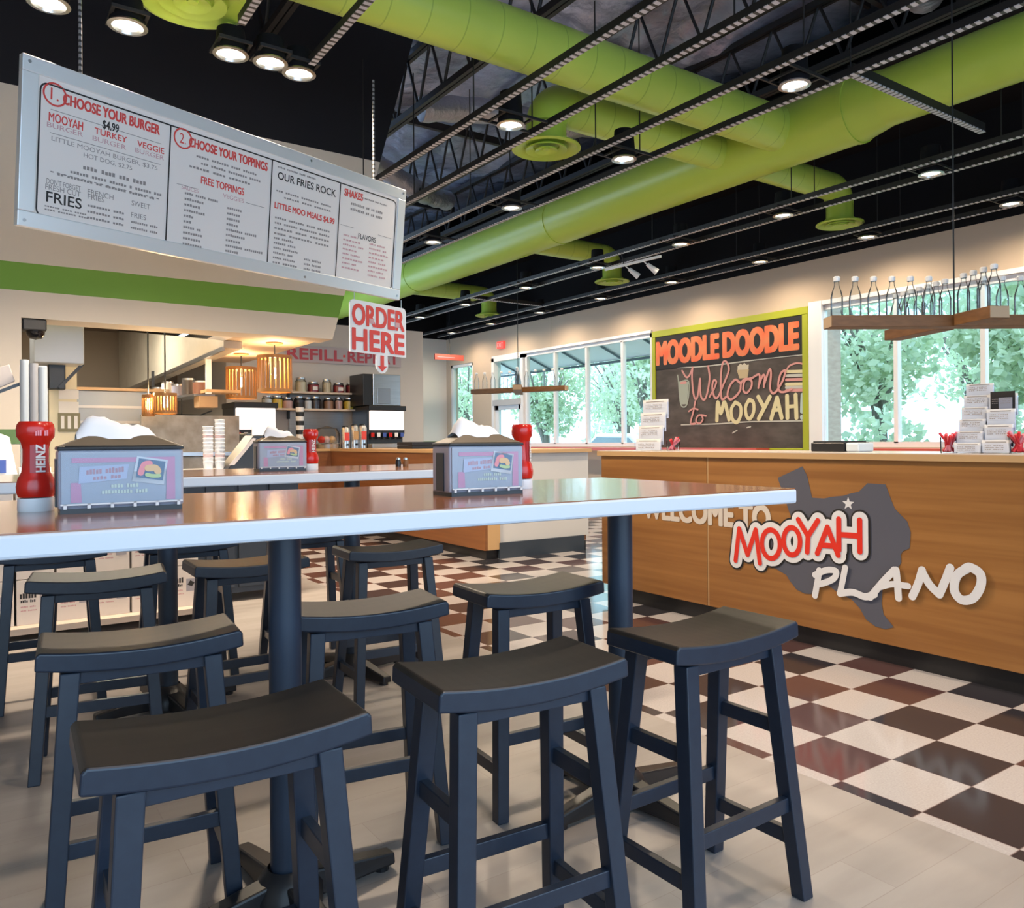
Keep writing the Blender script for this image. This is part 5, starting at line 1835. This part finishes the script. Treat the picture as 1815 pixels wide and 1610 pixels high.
for k in range(2):
    a, b = at(717, 793, y=8.4), at(760, 781, y=8.4)
    tag(MB(mat('dark_navy_plastic', (0.012, 0.018, 0.03), 0.4)).box(a.x, 8.2, IT + k * 0.042, a.x + 0.36, 8.6, IT + 0.04 + k * 0.042).build('tray', bevel=0.006), ('lower', 'upper')[k] + ' of two dark stacked trays on the drinks counter', 'tray', 'dark stacked trays')

# ------------------------------------------------------------------ order counter and printed cartons
t = thing('order_counter', 'order counter in front of the kitchen opening', 'counter', (0, 6.1, 0))
MB(mat('navy_counter_panel', (0.020, 0.028, 0.042), 0.45)).box(-3.5, 5.72, 0.06, 2.02, 6.38, 0.885).build('carcass', t)
for k in range(3):
    MB(MATS['navy_counter_panel']).box(1.36 + k * 0.22, 5.70, 0.10, 1.555 + k * 0.22, 5.72, 0.86).build('front_panel', t, bevel=0.004)
MB(mat('grey_stone_counter', (0.42, 0.41, 0.42), 0.3)).box(-3.5, 5.68, 0.885, 2.06, 6.42, 0.925).build('countertop', t, bevel=0.004)
OT = 0.925
t = thing('display_platform', 'low pale platform under the printed cartons', 'platform', (0.6, 5.45, 0))
MB(mat('pale_platform_wood', (0.50, 0.42, 0.36), 0.5)).box(-0.6, 5.22, 0.05, 1.34, 5.68, 0.085).build('platform_top', t)
for xx in (-0.55, 0.35, 1.26):
    MB(plank_wood).box(xx, 5.25, 0, xx + 0.06, 5.66, 0.05).build('runner', t)
carton = mat('warm_white_carton', (0.78, 0.72, 0.68), 0.7)
art_grey = mat('grey_carton_picture', (0.38, 0.37, 0.42), 0.7)
HEI = (0.262, 0.27, 0.26)
zz = 0.085
for row in range(3):
    for k in range(7):
        x0 = -0.17 + k * 0.2
        if row == 2 and k == 6:
            continue
        t = thing('printed_carton', 'white printed carton, %s from the left in the %s row' % (ORD[k], ('bottom', 'middle', 'top')[row]), 'carton', (x0 + 0.09, 5.45, zz), group='printed cartons stacked before the order counter')
        h = HEI[row]
        MB(carton).box(x0, 5.32, zz, x0 + 0.188, 5.60, zz + h - 0.004).build('carton_body', t, bevel=0.003)
        m = MB(ink_black)
        words(m, (x0 + 0.016, 5.319, zz + h * 0.58), X, Z, (6 + k % 2,), 0.085, 0.034)
        words(m, (x0 + 0.020, 5.319, zz + h * 0.49), X, Z, (4, 3), 0.075, 0.016)
        m.use(ink_rose)
        words(m, (x0 + 0.02, 5.319, zz + h * 0.38), X, Z, (5, 4), 0.075, 0.010)
        words(m, (x0 + 0.02, 5.319, zz + h * 0.30), X, Z, (4, 6), 0.08, 0.008)
        m.build('print', t)
        m = MB(art_grey).solid([(x0 + 0.115, 5.319, zz + h * 0.36), (x0 + 0.172, 5.319, zz + h * 0.36), (x0 + 0.172, 5.319, zz + h * 0.66), (x0 + 0.115, 5.319, zz + h * 0.66)], [(0, 1, 2, 3)])
        m.use(ink_black).solid([(x0 + 0.122, 5.3185, zz + h * 0.52), (x0 + 0.150, 5.3185, zz + h * 0.47), (x0 + 0.166, 5.3185, zz + h * 0.56), (x0 + 0.140, 5.3185, zz + h * 0.62)], [(0, 1, 2, 3)])
        if row == 1 and k == 2:
            m.use(MATS['yellow_jar_filling']).stroke([(x0 + 0.03, zz + h * 0.80), (x0 + 0.034, zz + h * 0.80)], (0, 5.3185, 0), X, Z, 0.016, 0.0005)
        m.build('picture', t)
    zz += HEI[row]
tag(MB(vinyl_white).box(-1.3, 5.3, 0, -0.62, 5.6, 0.9).build('white_display_bin', bevel=0.01), 'white display bin left of the printed cartons', 'bin')
for k in range(2):
    cup_tower(('shorter', 'taller')[k] + ' stack of white paper cups on the order counter', (369, 390)[k], 833, (754, 742)[k], 6.0, 0.036, (white_plastic, white_plastic, mat('white_cup_red_print', (0.78, 0.60, 0.60), 0.5), white_plastic, white_plastic), (10, 12)[k], OT, 'white cup stacks on the order counter')
y = 5.95
a, b = at(396, 828, y=y), at(468, 772, y=y)
t = thing('order_terminal', 'black wedge shaped order terminal seen from its side on the order counter', 'terminal', ((a.x + b.x) / 2, y, OT))
mid = a.x + (b.x - a.x) * 0.72
MB(black_plastic).prism([(a.x, y - 0.10, OT), (b.x - 0.02, y - 0.10, OT), (mid + 0.05, y - 0.10, b.z), (mid - 0.02, y - 0.10, b.z)], (0, 0.24, 0)).build('body', t, bevel=0.006)
MB(mat('grey_screen', (0.42, 0.38, 0.37), 0.3)).prism([(a.x + 0.012, y - 0.104, OT + 0.035), (a.x + 0.05, y - 0.104, OT + 0.035), (mid - 0.005, y - 0.104, b.z - 0.025), (mid - 0.03, y - 0.104, b.z - 0.02)], (0, 0.004, 0)).build('screen_edge', t)
p = at(445, 770, y=6.05)
t = thing('receipt_printer', 'dark receipt printer with white paper behind the order terminal', 'printer', (p.x, 6.1, OT))
MB(dark_steel).box(p.x - 0.02, 6.1, OT, p.x + 0.16, 6.3, OT + 0.27).build('body', t, bevel=0.01)
MB(white_paper).box(p.x + 0.02, 6.09, OT + 0.20, p.x + 0.12, 6.1, OT + 0.32).build('paper', t)
a, b = at(36, 750, y=5.9), at(84, 640, y=5.9)
t = thing('lid_tower', 'clear tower of drink lids behind the left ketchup bottle', 'lid dispenser', ((a.x + b.x) / 2, 5.9, OT))
pale_clear = mat('frosted_clear_plastic', (0.33, 0.38, 0.44), 0.2)
for k in range(3):
    xx = a.x + (b.x - a.x) * (k + 0.5) / 3
    MB((pale_clear, mat('silver_grey_plastic', (0.25, 0.26, 0.29), 0.3), pale_clear)[k]).cyl((xx, 5.9, OT), (xx, 5.9, b.z - 0.02 * k), (b.x - a.x) / 5.9, seg=20).build('tube', t, smooth=True)
MB(white_plastic).box(a.x - 0.01, 5.82, OT, b.x + 0.01, 5.98, OT + 0.05).build('base', t)
MB(white_plastic).box(a.x, 5.94, OT, b.x, 5.955, b.z - 0.03).build('back_rail', t)
a, b = at(-30, 815, y=5.85), at(30, 775, y=5.85)
t = thing('takeout_bag_box', 'white box with a blue panel at the left end of the order counter', 'box', (a.x, 5.9, OT))
MB(white_paper).hexa([(a.x, 5.8, OT), (b.x, 5.8, OT), (b.x, 6.05, OT), (a.x, 6.05, OT)], [(a.x + 0.03, 5.83, b.z + 0.05), (b.x - 0.04, 5.83, b.z), (b.x - 0.04, 6.02, b.z), (a.x + 0.03, 6.02, b.z + 0.05)]).build('box_body', t, bevel=0.004)
MB(MATS['blue_plastic']).box(a.x + 0.06, 5.795, OT + 0.02, b.x - 0.06, 5.80, OT + 0.10).build('blue_panel', t)
a, b = at(-40, 690, y=6.0), at(36, 655, y=6.0)
t = thing('customer_display', 'grey tilted display on an arm at the left edge over the order counter', 'display', (a.x, 6.0, 1.4))
MB(mat('grey_plastic', (0.32, 0.31, 0.33), 0.4)).hexa([(a.x, 5.97, a.z - 0.05), (b.x - 0.03, 5.97, b.z - 0.08), (b.x - 0.03, 6.0, b.z - 0.08), (a.x, 6.0, a.z - 0.05)], [(a.x, 5.99, a.z + 0.10), (b.x - 0.06, 5.99, b.z + 0.03), (b.x - 0.06, 6.02, b.z + 0.03), (a.x, 6.02, a.z + 0.10)]).build('screen', t, bevel=0.005)
MB(dark_steel).beam((a.x, 5.96, a.z - 0.07), (b.x + 0.02, 5.96, b.z - 0.085), 0.02, 0.02).build('lower_edge', t)
MB(dark_steel).cyl((a.x + 0.03, 6.12, OT), (a.x + 0.03, 6.04, a.z + 0.02), 0.02, seg=12).build('arm', t)

# ------------------------------------------------------------------ kitchen
t = thing('security_camera', 'black dome security camera under the left end of the kitchen bulkhead', 'camera', (0.5, 7.86, 2.14))
MB(black_plastic).box(0.40, 7.91, 2.10, 0.58, 8.10, 2.198).build('mount', t, bevel=0.01)
MB(mat('glossy_black_dome', (0.01, 0.01, 0.012), 0.08)).lathe([(0.075, 0.0), (0.07, -0.03), (0.05, -0.06), (0.0, -0.075)], (0.50, 7.99, 2.10), 24).build('dome', t, smooth=True)


def pendant(label, u, vt, vb, w_px, y, zc=2.2, rod=True):
    p, q = at(u, vb, y=y), at(u, vt, y=y)
    r = (at(u + w_px / 2, vb, y=y) - p).length
    t = thing('pendant_lamp', label, 'pendant lamp', (p.x, y, q.z), group='round slatted wood pendant lamps')
    n = 22
    m = MB(lamp_wood)
    for k in range(n):
        w = 2 * math.pi * k / n
        c, s = math.cos(w), math.sin(w)
        a = Vector((p.x + r * c, y + r * s, p.z))
        b = Vector((p.x + r * 0.97 * c, y + r * 0.97 * s, q.z))
        m.beam(a, b, 2 * math.pi * r / n * 0.55, 0.010, (c, s, 0))
    sh = m.build('slat_shade', t)
    for zz in (p.z, q.z):
        MB(lamp_wood).lathe([(r * 1.02, -0.018), (r * 1.04, 0), (r * 1.02, 0.018), (r * 0.93, 0.018), (r * 0.93, -0.018), (r * 1.02, -0.018)], (p.x, y, zz), 32).build('ring', sh, smooth=True)
    MB(bulb_glow).lathe([(0, -0.05), (0.03, -0.035), (0.038, 0), (0.026, 0.04), (0.012, 0.07), (0, 0.075)], (p.x, y, (p.z + q.z) / 2), 16).build('bulb', t, smooth=True)
    MB(dark_steel).cyl((p.x, y, (p.z + q.z) / 2 + 0.07), (p.x, y, zc - 0.02), 0.008, seg=8).build('rod', t)
    MB(lamp_wood).lathe([(0, 0), (0.085, 0), (0.09, -0.012), (0.05, -0.025), (0, -0.025)], (p.x, y, zc), 24).build('canopy', t, smooth=True)
    l = bpy.data.lights.new('pendant_glow', 'POINT')
    l.energy = 22
    l.color = (1.0, 0.66, 0.32)
    l.shadow_soft_size = 0.05
    o = bpy.data.objects.new('pendant_glow', l)
    o.location = (0, 0, (p.z - q.z) / 2 + 0.12)
    COL.objects.link(o)
    o.parent = t


pendant('nearest slatted wood pendant lamp in the kitchen opening, biggest of the four', 487, 634, 693, 58, 8.5)
pendant('second slatted wood pendant lamp in the kitchen opening', 428, 654, 705, 52, 9.75)
MB_K = mat('kitchen_brown_ceiling', (0.16, 0.115, 0.08), 0.7)
pendant('small low slatted wood pendant lamp, third from the front', 293, 700, 731, 40, 9.0, 2.9)
pendant('small low slatted wood pendant lamp farthest left in the kitchen', 263, 703, 735, 22, 9.12, 2.9)

t = thing('extractor_hood', 'large stained steel extractor hood in the kitchen', 'hood', (2.5, 10.5, 2.1))
hx0, hx1 = 2.23, at(211, 690, y=13.4).x
hz0, hz1 = 2.12, at(211, 697, y=13.4).z
MB(hood_steel).hexa([(hx0, 8.55, hz0), (hx0 + 0.19, 8.55, hz0), (hx1 + 0.19, 13.4, hz1), (hx1, 13.4, hz1)], [(hx0, 8.55, 2.195), (hx0 + 0.19, 8.55, 2.195), (hx1 + 0.19, 13.4, 2.85), (hx1, 13.4, 2.85)]).build('hood_body', t)
MB(steel).beam((hx0 - 0.004, 8.55, hz0 - 0.012), (hx1 - 0.004, 13.4, hz1 - 0.012), 0.03, 0.04).build('edge_rail', t)
a, b = at(60, 642, y=8.9), at(149, 586, y=8.9)
tag(MB(mat('pale_grey_duct_box', (0.46, 0.49, 0.54), 0.4, 0.3)).box(a.x, 8.9, a.z, b.x, 9.5, b.z + 0.08).build('vent_box', bevel=0.01), 'pale grey metal vent box high on the left in the kitchen', 'vent box')
t = thing('bright_kitchen_panel', 'cream lit kitchen wall panel with pinned papers behind the left ketchup bottle', 'panel', (0.85, 9.3, 0))
a, b = at(88, 760, y=9.3), at(136, 650, y=9.3)
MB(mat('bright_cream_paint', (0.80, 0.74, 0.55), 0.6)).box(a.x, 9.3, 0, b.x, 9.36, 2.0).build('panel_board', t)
for k, (v, h) in enumerate(((690, 0.10), (712, 0.14))):
    q = at(104, v, y=9.29)
    MB(white_paper).box(q.x, 9.29, q.z - h, q.x + 0.18, 9.298, q.z).build('paper_sheet', t)
q = at(103, 765, y=9.29)
m = MB(mat('olive_switch_plate', (0.22, 0.20, 0.11), 0.5)).box(q.x, 9.28, q.z, q.x + 0.2, 9.298, q.z + 0.19)
for k in range(3):
    m.use(white_paper).box(q.x + 0.025 + k * 0.06, 9.275, q.z + 0.03, q.x + 0.055 + k * 0.06, 9.28, q.z + 0.16)
m.build('switch_plate', t)
for kx, ky, lab in ((0.9, 10.6, 'farther ceiling light panel inside the kitchen'), (0.1, 9.1, 'nearer light panel added to brighten the kitchen')):  # the nearer panel is an added, unseen lamp that brightens the hood
    l = bpy.data.lights.new('kitchen_tube', 'AREA')
    l.shape = 'RECTANGLE'
    l.size, l.size_y, l.energy, l.color = 1.4, 0.3, 120 if ky > 10 else 26, (1.0, 0.90, 0.72)
    t = thing('kitchen_light', lab, 'ceiling light', (kx, ky, 2.86), group='kitchen ceiling light panels')
    MB(mat('kitchen_light_diffuser', (0.9, 0.9, 0.85), 0.5, emit=(1, 0.93, 0.8), estr=3)).box(kx - 0.7, ky - 0.15, 2.84, kx + 0.7, ky + 0.15, 2.87).build('diffuser', t)
    MB(steel).box(kx - 0.73, ky - 0.18, 2.85, kx + 0.73, ky + 0.18, 2.899).build('tray', t)
    o = bpy.data.objects.new('kitchen_tube', l)
    o.location = (0, 0, -0.03)
    o.parent = t
    COL.objects.link(o)
t = thing('monitor_bracket', 'black kitchen order screen on a slanted arm', 'monitor', (0.7, 9.1, 1.9))
a, b = at(86, 690, y=9.1), at(104, 645, y=9.1)
MB(black_plastic).box(a.x, 9.1, a.z, b.x + 0.06, 9.25, b.z).build('screen', t, bevel=0.01)
a, b = at(105, 688, y=9.08), at(146, 646, y=9.08)
MB(black_plastic).beam(a, b, 0.03, 0.03).build('arm', t)
a, b = at(135, 775, y=10.4), at(268, 695, y=10.4)
t = thing('steel_pass_unit', 'steel clad kitchen unit behind the left napkin dispenser', 'kitchen unit', ((a.x + b.x) / 2, 10.6, 0))
MB(mat('pass_unit_steel', (0.30, 0.34, 0.40), 0.45, 0.4)).box(a.x, 10.4, 0, b.x, 11.1, b.z).build('unit_body', t, bevel=0.01)
for z in (a.z + 0.16, a.z + 0.34):
    MB(mat('pale_steel_trim', (0.50, 0.50, 0.52), 0.4, 0.3)).box(a.x + 0.01, 10.385, z, b.x - 0.01, 10.40, z + 0.03).build('trim_strip', t)
MB(wood_edge).box(a.x, 10.36, b.z, b.x + 0.2, 10.7, b.z + 0.035).build('shelf', t)
t = thing('prep_counter', 'cluttered steel prep counter at the back of the kitchen', 'counter', (2.0, 9.3, 0))
MB(mat('worn_prep_steel', (0.24, 0.21, 0.17), 0.4, 0.5, noise=((7, 7, 7), 0.8, (0.38, 0.34, 0.29)))).box(1.62, 9.2, 0, 2.75, 9.9, 0.98).build('cabinet', t, bevel=0.01)
MB(steel).box(1.60, 9.16, 0.98, 2.78, 9.92, 1.02).build('worktop', t)
MB(MATS['worn_prep_steel']).box(1.65, 9.86, 1.02, 2.75, 9.92, 1.45).build('backsplash', t)
a, b = at(353, 722, y=9.6), at(386, 691, y=9.6)
t = thing('kitchen_rack', 'hanging kitchen rack with a white post and wooden shelf under the hood', 'rack', (2.1, 9.6, 1.7))
p0, p1 = at(366, 690, y=9.4), at(373, 628, y=9.4)
MB(white_plastic).box(p0.x, 9.4, p0.z - 0.05, p1.x + 0.01, 9.45, 2.08).build('post', t)
q0, q1 = at(272, 700, y=11.0), at(410, 676, y=9.4)
MB(steel).beam((q0.x, 11.0, 1.66), (q1.x - 0.25, 9.6, 1.68), 0.25, 0.025).build('wire_shelf', t)
MB(wood_edge).box(q1.x - 0.28, 9.38, 1.70, q1.x + 0.1, 9.75, 1.735).build('wood_shelf', t)
MB(black_plastic).box(q0.x - 0.02, 10.98, 1.64, q0.x + 0.01, 11.02, 2.05).build('post', t)
tag(MB(cardboard).box(a.x, 9.6, a.z + 0.0, b.x, 9.85, 1.668).build('cardboard_box', bevel=0.003), 'tan cardboard box under the kitchen rack', 'box')
rk = ((275, 'amber', (0.50, 0.25, 0.10)), (300, 'white', (0.62, 0.62, 0.60)), (318, 'blue grey', (0.26, 0.26, 0.34)), (338, 'dark', (0.07, 0.06, 0.06)), (352, 'brown', (0.22, 0.10, 0.07)))
for k, (u, nm, c) in enumerate(rk):
    f = (k + 0.5) / 5
    pos = Vector((q0.x, 11.0, 1.673)).lerp(Vector((q1.x - 0.25, 9.6, 1.693)), f)
    t = thing('tin', '%s tin on the kitchen rack under the hood' % nm, 'tin', pos, group='tins on the kitchen rack')
    hh = 0.14 + 0.05 * (k % 2)
    MB(mat(nm.replace(' ', '_') + '_tin', c, 0.4)).lathe([(0, 0), (0.07, 0), (0.07, hh), (0, hh)], pos, 20).build('tin_body', t, smooth=True)
    MB(steel).lathe([(0.072, hh), (0.072, hh + 0.02), (0, hh + 0.02)], pos, 20).build('lid', t, smooth=True)
p = at(322, 742, y=10.2)
t = thing('frying_pan', 'black pan hanging over the prep counter', 'pan', p)
MB(black_plastic).lathe([(0.0, -0.02), (0.12, -0.035), (0.20, 0.035), (0.205, 0.045), (0.19, 0.04), (0.11, -0.02), (0, -0.008)], p, 28).build('pan_bowl', t, smooth=True)
MB(black_plastic).beam(p + Vector((0.19, 0, 0.03)), p + Vector((0.36, 0.03, 0.10)), 0.03, 0.015).build('handle', t)
MB(dark_steel).cyl(p + Vector((0, 0, 0.0)), (p.x, p.y, 1.665), 0.005, seg=6).build('hook_rod', t)
